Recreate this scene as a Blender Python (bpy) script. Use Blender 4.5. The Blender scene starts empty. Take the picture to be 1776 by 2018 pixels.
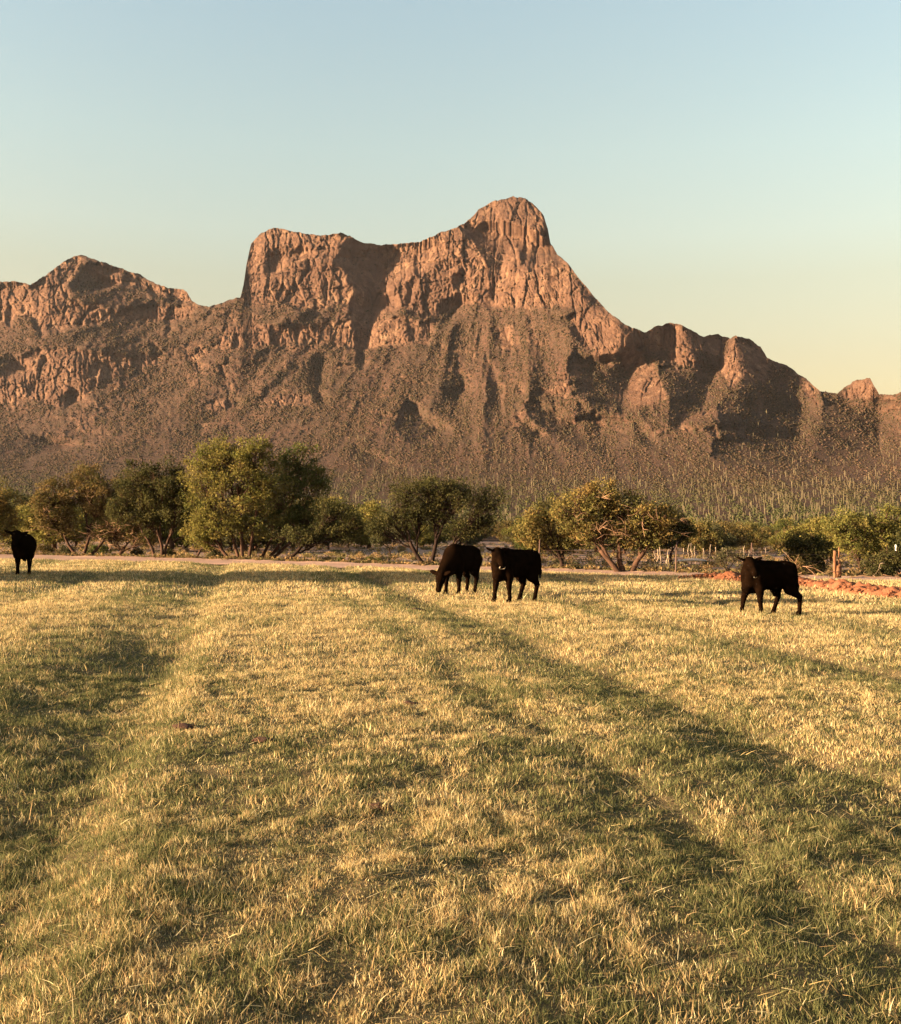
import bpy, math, random
import numpy as np
from mathutils import Matrix, Vector

random.seed(7)
rng = np.random.default_rng(7)
SC = bpy.context.scene
COL = SC.collection
PI = math.pi

# ------------------------------------------------------------------ camera
W0, H0, F0 = 1776.0, 2018.0, 2072.0          # pixel frame of the photograph, focal length in those pixels
CAMZ = 1.6
PITCH, ROLL = math.radians(1.06), math.radians(0.80)
cam = bpy.data.cameras.new('camera')
cam.sensor_fit = 'HORIZONTAL'; cam.sensor_width = 36.0; cam.lens = 36.0*F0/W0
cam.clip_start = 0.1; cam.clip_end = 20000
camo = bpy.data.objects.new('camera', cam); COL.objects.link(camo); SC.camera = camo
fwd = np.array([0, math.cos(PITCH), math.sin(PITCH)])
rt = np.array([math.cos(ROLL), 0, math.sin(ROLL)])
rt = rt - fwd*rt.dot(fwd); rt /= np.linalg.norm(rt)
up = np.cross(rt, fwd)
camo.matrix_world = Matrix(((rt[0], up[0], -fwd[0], 0), (rt[1], up[1], -fwd[1], 0), (rt[2], up[2], -fwd[2], CAMZ), (0, 0, 0, 1)))

# ------------------------------------------------------------------ sun, sky, exposure
SUN_AZ, SUN_EL = math.radians(-104), math.radians(8.0)
sdir = Vector((math.sin(SUN_AZ)*math.cos(SUN_EL), math.cos(SUN_AZ)*math.cos(SUN_EL), math.sin(SUN_EL)))
sl = bpy.data.lights.new('sun', 'SUN'); sl.energy = 4.9; sl.angle = math.radians(0.55); sl.color = (1.0, 0.735, 0.46)
so = bpy.data.objects.new('sun', sl); COL.objects.link(so)
so.rotation_euler = (-sdir).to_track_quat('-Z', 'Y').to_euler(); so.location = (-60, 0, 40)
world = bpy.data.worlds.new('World'); SC.world = world; world.use_nodes = True
wt = world.node_tree; wt.nodes.clear()
wo = wt.nodes.new('ShaderNodeOutputWorld'); wb = wt.nodes.new('ShaderNodeBackground')
sky = wt.nodes.new('ShaderNodeTexSky'); sky.sky_type = 'NISHITA'; sky.sun_disc = False
sky.sun_elevation = SUN_EL; sky.sun_rotation = SUN_AZ
sky.air_density = 1.3; sky.dust_density = 2.4; sky.ozone_density = 2.0
wm = wt.nodes.new('ShaderNodeMix'); wm.data_type = 'RGBA'; wm.blend_type = 'MULTIPLY'; wm.inputs[0].default_value = 1
wtc = wt.nodes.new('ShaderNodeTexCoord'); wsx = wt.nodes.new('ShaderNodeSeparateXYZ'); wr = wt.nodes.new('ShaderNodeValToRGB')
wt.links.new(wtc.outputs['Generated'], wsx.inputs[0]); wt.links.new(wsx.outputs['Z'], wr.inputs[0])
cr = wr.color_ramp
SKYT = [(0.0, (.62, .42, .30)), (.16, (.70, .475, .335)), (.23, (.77, .545, .38)), (.27, (.84, .625, .455)), (.34, (.88, .69, .52)), (.45, (.87, .72, .58)), (.62, (.80, .70, .61)), (1.0, (.72, .65, .62))]
cr.elements[0].position = SKYT[0][0]; cr.elements[0].color = SKYT[0][1]+(1,)
cr.elements[1].position = SKYT[-1][0]; cr.elements[1].color = SKYT[-1][1]+(1,)
for p, c in SKYT[1:-1]:
    e = cr.elements.new(p); e.color = c+(1,)
wx_ = wt.nodes.new('ShaderNodeMapRange'); wx_.inputs[1].default_value = -.45; wx_.inputs[2].default_value = .15
wt.links.new(wsx.outputs['X'], wx_.inputs[0])
wx2 = wt.nodes.new('ShaderNodeMix'); wx2.data_type = 'RGBA'; wx2.inputs[6].default_value = (.93, .985, 1.03, 1); wx2.inputs[7].default_value = (1, 1, 1, 1)
wt.links.new(wx_.outputs[0], wx2.inputs[0])
wm3 = wt.nodes.new('ShaderNodeMix'); wm3.data_type = 'RGBA'; wm3.blend_type = 'MULTIPLY'; wm3.inputs[0].default_value = 1
wt.links.new(wr.outputs[0], wm3.inputs[6]); wt.links.new(wx2.outputs[2], wm3.inputs[7])
wt.links.new(sky.outputs[0], wm.inputs[6]); wt.links.new(wm3.outputs[2], wm.inputs[7])
wt.links.new(wm.outputs[2], wb.inputs[0]); wb.inputs[1].default_value = 0.10
wt.links.new(wb.outputs[0], wo.inputs[0])
SC.view_settings.view_transform = 'Standard'; SC.view_settings.look = 'None'
SC.view_settings.exposure = 2.8; SC.view_settings.gamma = 1.0
SC.cycles.max_bounces = 5; SC.cycles.diffuse_bounces = 2; SC.cycles.transmission_bounces = 3
SC.cycles.volume_bounces = 0

# ------------------------------------------------------------------ helpers
def tag(o, label=None, cat=None, group=None, kind=None):
    if label: o['label'] = label
    if cat: o['category'] = cat
    if group: o['group'] = group
    if kind: o['kind'] = kind
    return o

def ray(px, py):
    d = fwd + rt*((px-W0/2)/F0) + up*(-(py-H0/2)/F0)
    return d/d[1]                       # scaled so y = 1

def gpt(px, py):                        # the ground point seen at a pixel
    d = ray(px, py)
    k = -CAMZ/d[2]
    return d[0]*k, d[1]*k

def mesh_obj(name, V, faces=None, mat=None, parent=None, quads=None, tris=None, smooth=False, col=None, attrs=None):
    """faces: list of tuples, or quads/tris int arrays"""
    me = bpy.data.meshes.new(name)
    V = np.asarray(V, dtype=np.float32).reshape(-1, 3)
    if faces is not None:
        me.from_pydata(V.tolist(), [], faces)
    else:
        q = np.zeros((0, 4), int) if quads is None else np.asarray(quads)
        t = np.zeros((0, 3), int) if tris is None else np.asarray(tris)
        me.vertices.add(len(V)); me.vertices.foreach_set('co', V.ravel())
        nl = len(q)*4+len(t)*3
        me.loops.add(nl); me.loops.foreach_set('vertex_index', np.concatenate([q.ravel(), t.ravel()]).astype(np.int32))
        me.polygons.add(len(q)+len(t))
        ls = np.concatenate([np.arange(len(q))*4, len(q)*4+np.arange(len(t))*3]).astype(np.int32)
        me.polygons.foreach_set('loop_start', ls)
        me.update(calc_edges=True)
    if smooth:
        me.polygons.foreach_set('use_smooth', np.ones(len(me.polygons), dtype=bool))
    if col is not None:
        a = me.attributes.new('tint', 'FLOAT_COLOR', 'POINT')
        c = np.ones((len(V), 4), np.float32); c[:, :3] = col
        a.data.foreach_set('color', c.ravel())
    if attrs:
        for k, v in attrs.items():
            a = me.attributes.new(k, 'FLOAT', 'POINT'); a.data.foreach_set('value', np.asarray(v, np.float32).ravel())
    if mat: me.materials.append(mat)
    o = bpy.data.objects.new(name, me); COL.objects.link(o)
    if parent: o.parent = parent
    return o

def empty(name, loc=(0, 0, 0), rz=0):
    o = bpy.data.objects.new(name, None); COL.objects.link(o)
    o.location = loc; o.rotation_euler = (0, 0, rz); o.empty_display_size = 0.3
    return o

def hash3(i, j, k, s):
    h = (i*374761393 + j*668265263 + k*2147483647 + s*974634777) & 0xffffffff
    h = ((h ^ (h >> 13))*1274126177) & 0xffffffff
    h = ((h ^ (h >> 16))*2246822519) & 0xffffffff
    return ((h ^ (h >> 13)) & 0xffff)/65535.0

def vnoise(x, y, z=None, seed=0):
    x = np.asarray(x, float); y = np.asarray(y, float)
    z = np.zeros_like(x) if z is None else np.asarray(z, float)
    xi, yi, zi = np.floor(x).astype(np.int64), np.floor(y).astype(np.int64), np.floor(z).astype(np.int64)
    fx, fy, fz = x-xi, y-yi, z-zi
    fx, fy, fz = [f*f*(3-2*f) for f in (fx, fy, fz)]
    r = 0
    for a in (0, 1):
        for b in (0, 1):
            for c in (0, 1):
                w = (fx if a else 1-fx)*(fy if b else 1-fy)*(fz if c else 1-fz)
                r = r+w*hash3(xi+a, yi+b, zi+c, seed)
    return r*2-1

def fbm(x, y, z=None, oct=4, seed=0, gain=.5):
    r = 0; a = 1; t = 0
    for o in range(oct):
        f = 2.03**o
        r = r+a*vnoise(np.asarray(x)*f+o*17.3, np.asarray(y)*f+o*9.1, None if z is None else np.asarray(z)*f+o*5.7, seed+o)
        t += a; a *= gain
    return r/t

def ridged(x, y, z=None, oct=3, seed=0):
    r = 0; a = 1; t = 0
    for o in range(oct):
        f = 2.1**o
        n = 1-np.abs(vnoise(np.asarray(x)*f+o*7.7, np.asarray(y)*f+o*3.1, None if z is None else np.asarray(z)*f, seed+o))*2
        r = r+a*n; t += a; a *= .5
    return r/t

# node material helpers
def new_mat(name):
    m = bpy.data.materials.new(name); m.use_nodes = True
    nt = m.node_tree; nt.nodes.clear()
    out = nt.nodes.new('ShaderNodeOutputMaterial')
    return m, nt, out

def N(nt, typ, **kw):
    n = nt.nodes.new(typ)
    for k, v in kw.items():
        if k.startswith('i_'): n.inputs[int(k[2:])].default_value = v
        else: setattr(n, k, v)
    return n

def ramp(nt, fac, stops):
    n = nt.nodes.new('ShaderNodeValToRGB'); e = n.color_ramp.elements
    e[0].position = stops[0][0]; e[0].color = tuple(stops[0][1])+(1,)
    e[1].position = stops[-1][0]; e[1].color = tuple(stops[-1][1])+(1,)
    for p, c in stops[1:-1]:
        k = e.new(p); k.color = tuple(c)+(1,)
    nt.links.new(fac, n.inputs[0]); return n.outputs[0]

def mixc(nt, fac, a, b, mode='MIX'):
    n = nt.nodes.new('ShaderNodeMix'); n.data_type = 'RGBA'; n.blend_type = mode
    for s, v in ((0, fac), (6, a), (7, b)):
        if hasattr(v, 'links'): nt.links.new(v, n.inputs[s])
        else: n.inputs[s].default_value = v if s == 0 else tuple(v)+(1,)
    return n.outputs[2]

def noise_tex(nt, scale, detail=4, rough=.6, vec=None, stretch=None):
    tc = nt.nodes.new('ShaderNodeNewGeometry')
    v = tc.outputs['Position'] if vec is None else vec
    if stretch:
        mp = nt.nodes.new('ShaderNodeMapping'); mp.inputs['Scale'].default_value = stretch
        nt.links.new(v, mp.inputs[0]); v = mp.outputs[0]
    n = nt.nodes.new('ShaderNodeTexNoise'); n.inputs['Scale'].default_value = scale
    n.inputs['Detail'].default_value = detail; n.inputs['Roughness'].default_value = rough
    nt.links.new(v, n.inputs['Vector']); return n.outputs[0]

def finish(nt, out, color, rough=.9, bump=None, bstr=.4, bdist=.1, spec=.2, alb=.68):
    color = mixc(nt, 1.0, color, (alb, alb, alb), 'MULTIPLY')
    p = nt.nodes.new('ShaderNodeBsdfPrincipled')
    if hasattr(color, 'links'): nt.links.new(color, p.inputs['Base Color'])
    else: p.inputs['Base Color'].default_value = tuple(color)+(1,)
    p.inputs['Roughness'].default_value = rough
    p.inputs['Specular IOR Level'].default_value = spec
    if bump is not None:
        b = nt.nodes.new('ShaderNodeBump'); b.inputs['Strength'].default_value = bstr; b.inputs['Distance'].default_value = bdist
        nt.links.new(bump, b.inputs['Height']); nt.links.new(b.outputs[0], p.inputs['Normal'])
    nt.links.new(p.outputs[0], out.inputs[0]); return p

def leaf_mat(name, transl=.35, tint=(1, 1, 1), usecol=True, color=(.1, .1, .03)):
    m, nt, out = new_mat(name)
    if usecol:
        a = N(nt, 'ShaderNodeAttribute', attribute_name='tint'); c = mixc(nt, 1.0, a.outputs['Color'], tint, 'MULTIPLY')
    else: c = mixc(nt, 0.0, color, color)
    d = nt.nodes.new('ShaderNodeBsdfDiffuse'); t = nt.nodes.new('ShaderNodeBsdfTranslucent'); mx = nt.nodes.new('ShaderNodeMixShader')
    nt.links.new(c, d.inputs[0]); nt.links.new(c, t.inputs[0]); mx.inputs[0].default_value = transl
    nt.links.new(d.outputs[0], mx.inputs[1]); nt.links.new(t.outputs[0], mx.inputs[2]); nt.links.new(mx.outputs[0], out.inputs[0])
    return m

# ------------------------------------------------------------------ materials
M = {}
m, nt, out = new_mat('rock')           # mountain: bare rock on cliffs, soil and scrub litter on slopes
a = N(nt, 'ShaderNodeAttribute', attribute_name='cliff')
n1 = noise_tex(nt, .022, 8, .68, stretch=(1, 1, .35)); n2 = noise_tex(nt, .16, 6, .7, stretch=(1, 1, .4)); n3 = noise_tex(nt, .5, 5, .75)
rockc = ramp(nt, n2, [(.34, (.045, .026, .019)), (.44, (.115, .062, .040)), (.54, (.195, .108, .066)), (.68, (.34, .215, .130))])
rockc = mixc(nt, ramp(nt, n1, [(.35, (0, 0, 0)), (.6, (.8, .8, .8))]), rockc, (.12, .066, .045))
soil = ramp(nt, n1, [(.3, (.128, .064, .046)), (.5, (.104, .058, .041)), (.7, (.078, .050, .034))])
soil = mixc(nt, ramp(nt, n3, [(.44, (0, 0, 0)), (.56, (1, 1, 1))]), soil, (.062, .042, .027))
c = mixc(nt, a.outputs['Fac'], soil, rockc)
nb = noise_tex(nt, .25, 10, .75, stretch=(1, 1, .45))
finish(nt, out, c, .95, nb, 1.0, 3.0, .05); M['rock'] = m

m, nt, out = new_mat('desert_soil')
n1 = noise_tex(nt, .15, 5, .6); n2 = noise_tex(nt, 3.0, 6, .7)
c = mixc(nt, .5, ramp(nt, n1, [(.35, (.33, .19, .13)), (.65, (.42, .27, .19))]), ramp(nt, n2, [(.3, (.2, .12, .08)), (.7, (.5, .33, .24))]))
finish(nt, out, c, .95, n2, .6, .05, .05); M['desert'] = m

m, nt, out = new_mat('road_dirt')
n1 = noise_tex(nt, .6, 5, .6, stretch=(.3, 2, 1)); n2 = noise_tex(nt, 8.0, 6, .7)
c = mixc(nt, .4, ramp(nt, n1, [(.35, (.44, .27, .19)), (.65, (.58, .38, .28))]), ramp(nt, n2, [(.3, (.38, .22, .15)), (.7, (.60, .40, .30))]))
finish(nt, out, c, .95, n2, .5, .03, .05); M['road'] = m

m, nt, out = new_mat('field_soil')
n1 = noise_tex(nt, .8, 5, .6); n2 = noise_tex(nt, 35.0, 6, .75)
c = mixc(nt, .6, ramp(nt, n1, [(.35, (.10, .085, .04)), (.65, (.18, .135, .075))]), ramp(nt, n2, [(.3, (.05, .04, .02)), (.7, (.28, .20, .10))]))
finish(nt, out, c, .95, n2, .8, .03, .05); M['field'] = m

m, nt, out = new_mat('red_clods')
n1 = noise_tex(nt, 1.5, 5, .6); n2 = noise_tex(nt, 14.0, 6, .7)
c = mixc(nt, .5, ramp(nt, n1, [(.35, (.34, .125, .06)), (.65, (.48, .20, .11))]), ramp(nt, n2, [(.3, (.26, .09, .04)), (.7, (.56, .24, .12))]))
finish(nt, out, c, .95, n2, .8, .04, .05, alb=.38); M['clods'] = m

m, nt, out = new_mat('bark')
n1 = noise_tex(nt, 6.0, 6, .7, stretch=(1, 1, .25))
finish(nt, out, ramp(nt, n1, [(.3, (.035, .02, .013)), (.6, (.11, .058, .036)), (.8, (.19, .10, .06))]), .9, n1, .8, .02, .1); M['bark'] = m
m, nt, out = new_mat('dark_bark')
n1 = noise_tex(nt, 6.0, 6, .7, stretch=(1, 1, .25))
finish(nt, out, ramp(nt, n1, [(.3, (.018, .012, .009)), (.7, (.055, .032, .023))]), .9, n1, .8, .02, .05); M['dark_bark'] = m
m, nt, out = new_mat('bare_twigs')
n1 = noise_tex(nt, 3.0, 4, .7)
finish(nt, out, ramp(nt, n1, [(.3, (.28, .15, .08)), (.7, (.48, .29, .17))]), .9); M['twigs'] = m
m, nt, out = new_mat('pale_wood')
n1 = noise_tex(nt, 5.0, 5, .7, stretch=(1, 1, .2))
finish(nt, out, ramp(nt, n1, [(.3, (.24, .17, .11)), (.7, (.46, .35, .24))]), .8, n1, .5, .01); M['pale_wood'] = m
m, nt, out = new_mat('post_wood')
n1 = noise_tex(nt, 9.0, 5, .7, stretch=(1, 1, .15))
finish(nt, out, ramp(nt, n1, [(.3, (.12, .05, .022)), (.7, (.30, .145, .07))]), .85, n1, .8, .01); M['post_wood'] = m
m, nt, out = new_mat('rusty_steel')
n1 = noise_tex(nt, 20.0, 5, .7)
finish(nt, out, ramp(nt, n1, [(.3, (.07, .04, .03)), (.7, (.16, .09, .06))]), .6); M['steel'] = m
m, nt, out = new_mat('white_paint')
n1 = noise_tex(nt, 20.0, 5, .7)
finish(nt, out, ramp(nt, n1, [(.3, (.65, .62, .56)), (.7, (.8, .78, .72))]), .6); M['white'] = m
m, nt, out = new_mat('black_coat')
n1 = noise_tex(nt, 7.0, 4, .6); n2 = noise_tex(nt, 90.0, 3, .7)
p = finish(nt, out, ramp(nt, n1, [(.3, (.0035, .0020, .0012)), (.7, (.0110, .0054, .0027))]), .9, n2, .4, .006, .0)
p.inputs['Sheen Weight'].default_value = .0; p.inputs['Sheen Tint'].default_value = (.5, .25, .13, 1); p.inputs['Sheen Roughness'].default_value = .5
M['coat'] = m
m, nt, out = new_mat('eye'); finish(nt, out, (.01, .008, .006), .08, spec=.6); M['eye'] = m
m, nt, out = new_mat('tag_plastic')
n1 = noise_tex(nt, 60.0, 3, .6); finish(nt, out, ramp(nt, n1, [(.3, (.75, .42, .32)), (.7, (.85, .55, .42))]), .45); M['tag'] = m
m, nt, out = new_mat('flap_plastic')
n1 = noise_tex(nt, 60.0, 3, .6); finish(nt, out, ramp(nt, n1, [(.3, (.34, .28, .2)), (.7, (.5, .43, .32))]), .45); M['flap'] = m
m, nt, out = new_mat('manure')
n1 = noise_tex(nt, 30.0, 5, .7); finish(nt, out, ramp(nt, n1, [(.3, (.035, .016, .009)), (.7, (.11, .05, .028))]), .9, n1, .8, .02); M['manure'] = m
m, nt, out = new_mat('saguaro_skin')
n1 = noise_tex(nt, .4, 3, .6)
finish(nt, out, ramp(nt, n1, [(.3, (.085, .070, .035)), (.7, (.160, .122, .066))]), .8); M['saguaro'] = m
M['grass'] = leaf_mat('grass_blades', .42, (.80, .78, .73))
M['leaf'] = leaf_mat('mesquite_leaves', .38, (.66, .66, .64))
M['scrub'] = leaf_mat('scrub_leaves', .15, (.72, .72, .72))

# ------------------------------------------------------------------ field relief
TAN11 = math.tan(math.radians(10.95))
def hfield(x, y):
    s = x+y*TAN11                                       # distance across the mown strips
    w = .12*fbm(x*.25, y*.25, oct=2, seed=40)
    s = s+w
    h = np.zeros_like(s)
    for c, wd, dep in ((-1.85, 1.35, .15), (2.3, .42, .035), (3.75, .82, .115), (7.3, .82, .105), (10.9, .7, .075), (-5.2, .7, .06), (-8.7, .7, .07), (14.4, .7, .07), (18, .7, .07)):
        u = (s-(c-wd))/(2*wd)                       # sags away from the sun side, then rises quickly
        f = np.where(u < .8, np.clip(u, 0, 1)**1.25/.8**1.25, np.clip((1-u)/.2, 0, 1)); f = f*f*(3-2*f)
        h = h-dep*f*np.clip(.95+.5*fbm(s*.3+c, y*.22, oct=2, seed=43), .5, 1.3)*(u > 0)*(u < 1)
    h = h+.035*fbm(x*.5, y*.5, oct=3, seed=41)+.028*fbm(x*2.3, y*2.3, oct=3, seed=42)
    return h

edge_px = [(-400, 1096), (0, 1101), (400, 1108), (888, 1122), (1300, 1134), (1776, 1145), (2200, 1155)]
road_px = [(-400, 1088), (0, 1093), (400, 1101), (888, 1115), (1300, 1127), (1776, 1138), (2200, 1148)]
E = np.array([gpt(*p) for p in edge_px]); Rd = np.array([gpt(*p) for p in road_px])
def yedge(x, A=E):
    x = np.asarray(x, float)
    y = np.interp(x, A[:, 0], A[:, 1])
    sl0 = (A[1, 1]-A[0, 1])/(A[1, 0]-A[0, 0]); sl1 = (A[-1, 1]-A[-2, 1])/(A[-1, 0]-A[-2, 0])
    y = np.where(x < A[0, 0], A[0, 1]+sl0*(x-A[0, 0])*.5, y); y = np.where(x > A[-1, 0], np.maximum(A[-1, 1]+sl1*(x-A[-1, 0])*.5, 20), y)
    return y

def grid_quads(nr, nc):
    i = np.arange(nr-1)[:, None]*nc+np.arange(nc-1)[None, :]
    return np.stack([i, i+1, i+nc+1, i+nc], -1).reshape(-1, 4)

# the desert floor, one sheet out to the horizon
xs = np.concatenate([-np.geomspace(9000, 70, 14), np.linspace(-60, 60, 61), np.geomspace(70, 9000, 14)])
ys = np.concatenate([[-4000, -800, -200, -60, -20, -10], np.linspace(0, 240, 81), np.geomspace(260, 12000, 14)])
GX, GY = np.meshgrid(xs, ys)
near = (GY > 60) & (GY < 240)
GZ = -.22+.10*fbm(GX*.08, GY*.08, oct=3, seed=3)*(np.abs(GX) < 90)*(GY < 240)
GZ = np.where(GY > 300, -3, GZ)
GZ = np.where((GY < yedge(GX)-2.5) & (np.abs(GX) < 62) & (GY > -15), -1.1, GZ)
tag(mesh_obj('ground', np.stack([GX, GY, GZ], -1), quads=grid_quads(len(ys), len(xs)), mat=M['desert'], smooth=True),
    'pinkish brown desert floor under and beyond the trees', 'ground', kind='structure')
# pasture sheet
nx, ny = 520, 560
vv = np.linspace(0, 1, ny)**2.2
XS = np.linspace(-1, 1, nx)
k = np.sign(XS)*np.abs(XS)**1.5
FX = np.zeros((ny, nx)); FY = np.zeros((ny, nx))
FX[:] = (k[None, :]*55)*(0.16+.84*vv[:, None])
FY = -2+(yedge(FX)+2)*vv[:, None]
FZ = hfield(FX, FY)
tag(mesh_obj('field', np.stack([FX, FY, FZ], -1), quads=grid_quads(ny, nx), mat=M['field'], smooth=True),
    'mown pasture soil under the dry grass, with shallow lengthwise furrows', 'field', kind='structure')
# dirt road beyond the field
rx = np.linspace(-70, 60, 400); rr = np.linspace(-.08, 1.05, 26)
RX = np.repeat(rx[None, :], 26, 0); RY = yedge(RX)+(yedge(RX, Rd)-yedge(RX))*rr[:, None]
RZ = -.015+.04*fbm(RX*1.2, RY*1.2, oct=3, seed=9)+.05*np.exp(-((rr[:, None]-.93)/.07)**2)-.25*np.clip((rr[:, None]-1.0)/.05, 0, 1)
RZ = RZ-.04*(rr[:, None] < 0)
tag(mesh_obj('dirt_road', np.stack([RX, RY, RZ], -1), quads=grid_quads(26, 400), mat=M['road'], smooth=True),
    'pale pinkish dirt track along the far edge of the pasture', 'road', kind='structure')

# ------------------------------------------------------------------ mountain
sky_px = [(-700, 700), (-500, 650), (-300, 590), (-150, 556), (0, 555), (35, 555), (60, 561), (100, 535), (130, 512), (150, 504), (165, 503), (200, 515), (240, 530), (275, 542), (305, 558), (330, 568), (350, 569), (368, 574), (378, 592), (392, 602), (410, 604), (440, 596), (474, 584), (480, 560), (486, 520), (495, 480), (510, 463), (530, 452), (548, 449), (585, 457), (610, 462), (640, 462), (675, 459), (690, 464), (715, 478), (745, 482), (800, 480), (830, 475), (870, 458), (915, 442), (945, 410), (975, 396), (1010, 388), (1035, 390), (1055, 405), (1072, 425), (1080, 450), (1085, 478), (1098, 500), (1120, 518), (1135, 540), (1160, 570), (1180, 595), (1205, 620), (1235, 640), (1270, 655), (1295, 643), (1320, 636), (1345, 640), (1370, 655), (1388, 663), (1415, 658), (1440, 668), (1450, 660), (1480, 668), (1500, 685), (1512, 705), (1550, 720), (1580, 740), (1615, 768), (1650, 774), (1668, 762), (1690, 748), (1715, 745), (1724, 762), (1733, 777), (1760, 778), (1776, 772), (1850, 752), (1950, 790), (2100, 850), (2300, 900), (2600, 930)]
cliffs = [  # steep bare rock bands
    [(476, 602), (480, 560), (495, 478), (530, 450), (690, 462), (745, 480), (830, 474), (915, 440), (975, 395), (1035, 388), (1075, 425), (1098, 500), (1160, 570), (1195, 610), (1180, 612), (1140, 606), (1050, 610), (975, 608), (940, 600), (900, 605), (850, 622), (800, 615), (760, 625), (740, 660), (725, 690), (700, 660), (690, 600), (660, 600), (620, 612), (580, 602), (540, 595), (505, 605)],
    [(425, 690), (445, 640), (470, 645), (500, 640), (560, 640), (640, 640), (700, 620), (745, 630), (800, 628), (860, 625), (848, 682), (800, 678), (735, 684), (700, 690), (640, 672), (600, 680), (545, 678), (500, 690)],
    [(1118, 620), (1150, 605), (1200, 605), (1225, 640), (1222, 700), (1190, 720), (1160, 690), (1130, 660)],
    [(-400, 600), (0, 560), (60, 560), (130, 510), (150, 505), (165, 505), (130, 560), (140, 585), (60, 625), (0, 635), (-400, 690)],
    [(60, 600), (110, 590), (180, 605), (240, 612), (300, 600), (385, 604), (375, 630), (300, 635), (230, 630), (150, 645), (70, 655)],
    [(180, 515), (240, 532), (300, 558), (375, 575), (385, 600), (330, 592), (290, 570), (210, 560), (160, 540)],
    [(-400, 760), (0, 730), (60, 690), (160, 690), (260, 700), (330, 695), (300, 725), (220, 740), (160, 790), (110, 806), (60, 780), (0, 800), (-400, 830)],
    [(365, 700), (400, 685), (410, 700), (380, 715)], [(395, 800), (440, 785), (470, 800), (430, 812)], [(520, 785), (610, 780), (615, 797), (540, 800)],
    [(1235, 760), (1262, 738), (1300, 745), (1320, 790), (1300, 800), (1240, 800)], [(1262, 735), (1285, 708), (1295, 740)],
    [(1322, 650), (1345, 645), (1350, 690), (1370, 700), (1368, 725), (1320, 712)],
    [(1450, 662), (1480, 670), (1512, 705), (1510, 760), (1470, 740), (1440, 770), (1415, 730)],
    [(1655, 778), (1690, 748), (1715, 745), (1725, 765), (1730, 785), (1670, 785)], [(1270, 655), (1320, 636), (1370, 655), (1440, 668), (1420, 700), (1330, 690), (1280, 700)],
    [(1490, 795), (1500, 790), (1508, 820), (1492, 815)], [(1060, 765), (1130, 755), (1110, 782), (1050, 780)], [(1560, 735), (1610, 765), (1615, 800), (1580, 770)],
    [(1460, 740), (1480, 735), (1490, 760), (1475, 760)], [(1200, 620), (1240, 642), (1275, 660), (1270, 720), (1230, 720)], [(980, 650), (1010, 640), (1010, 690), (985, 690)],
]
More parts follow.
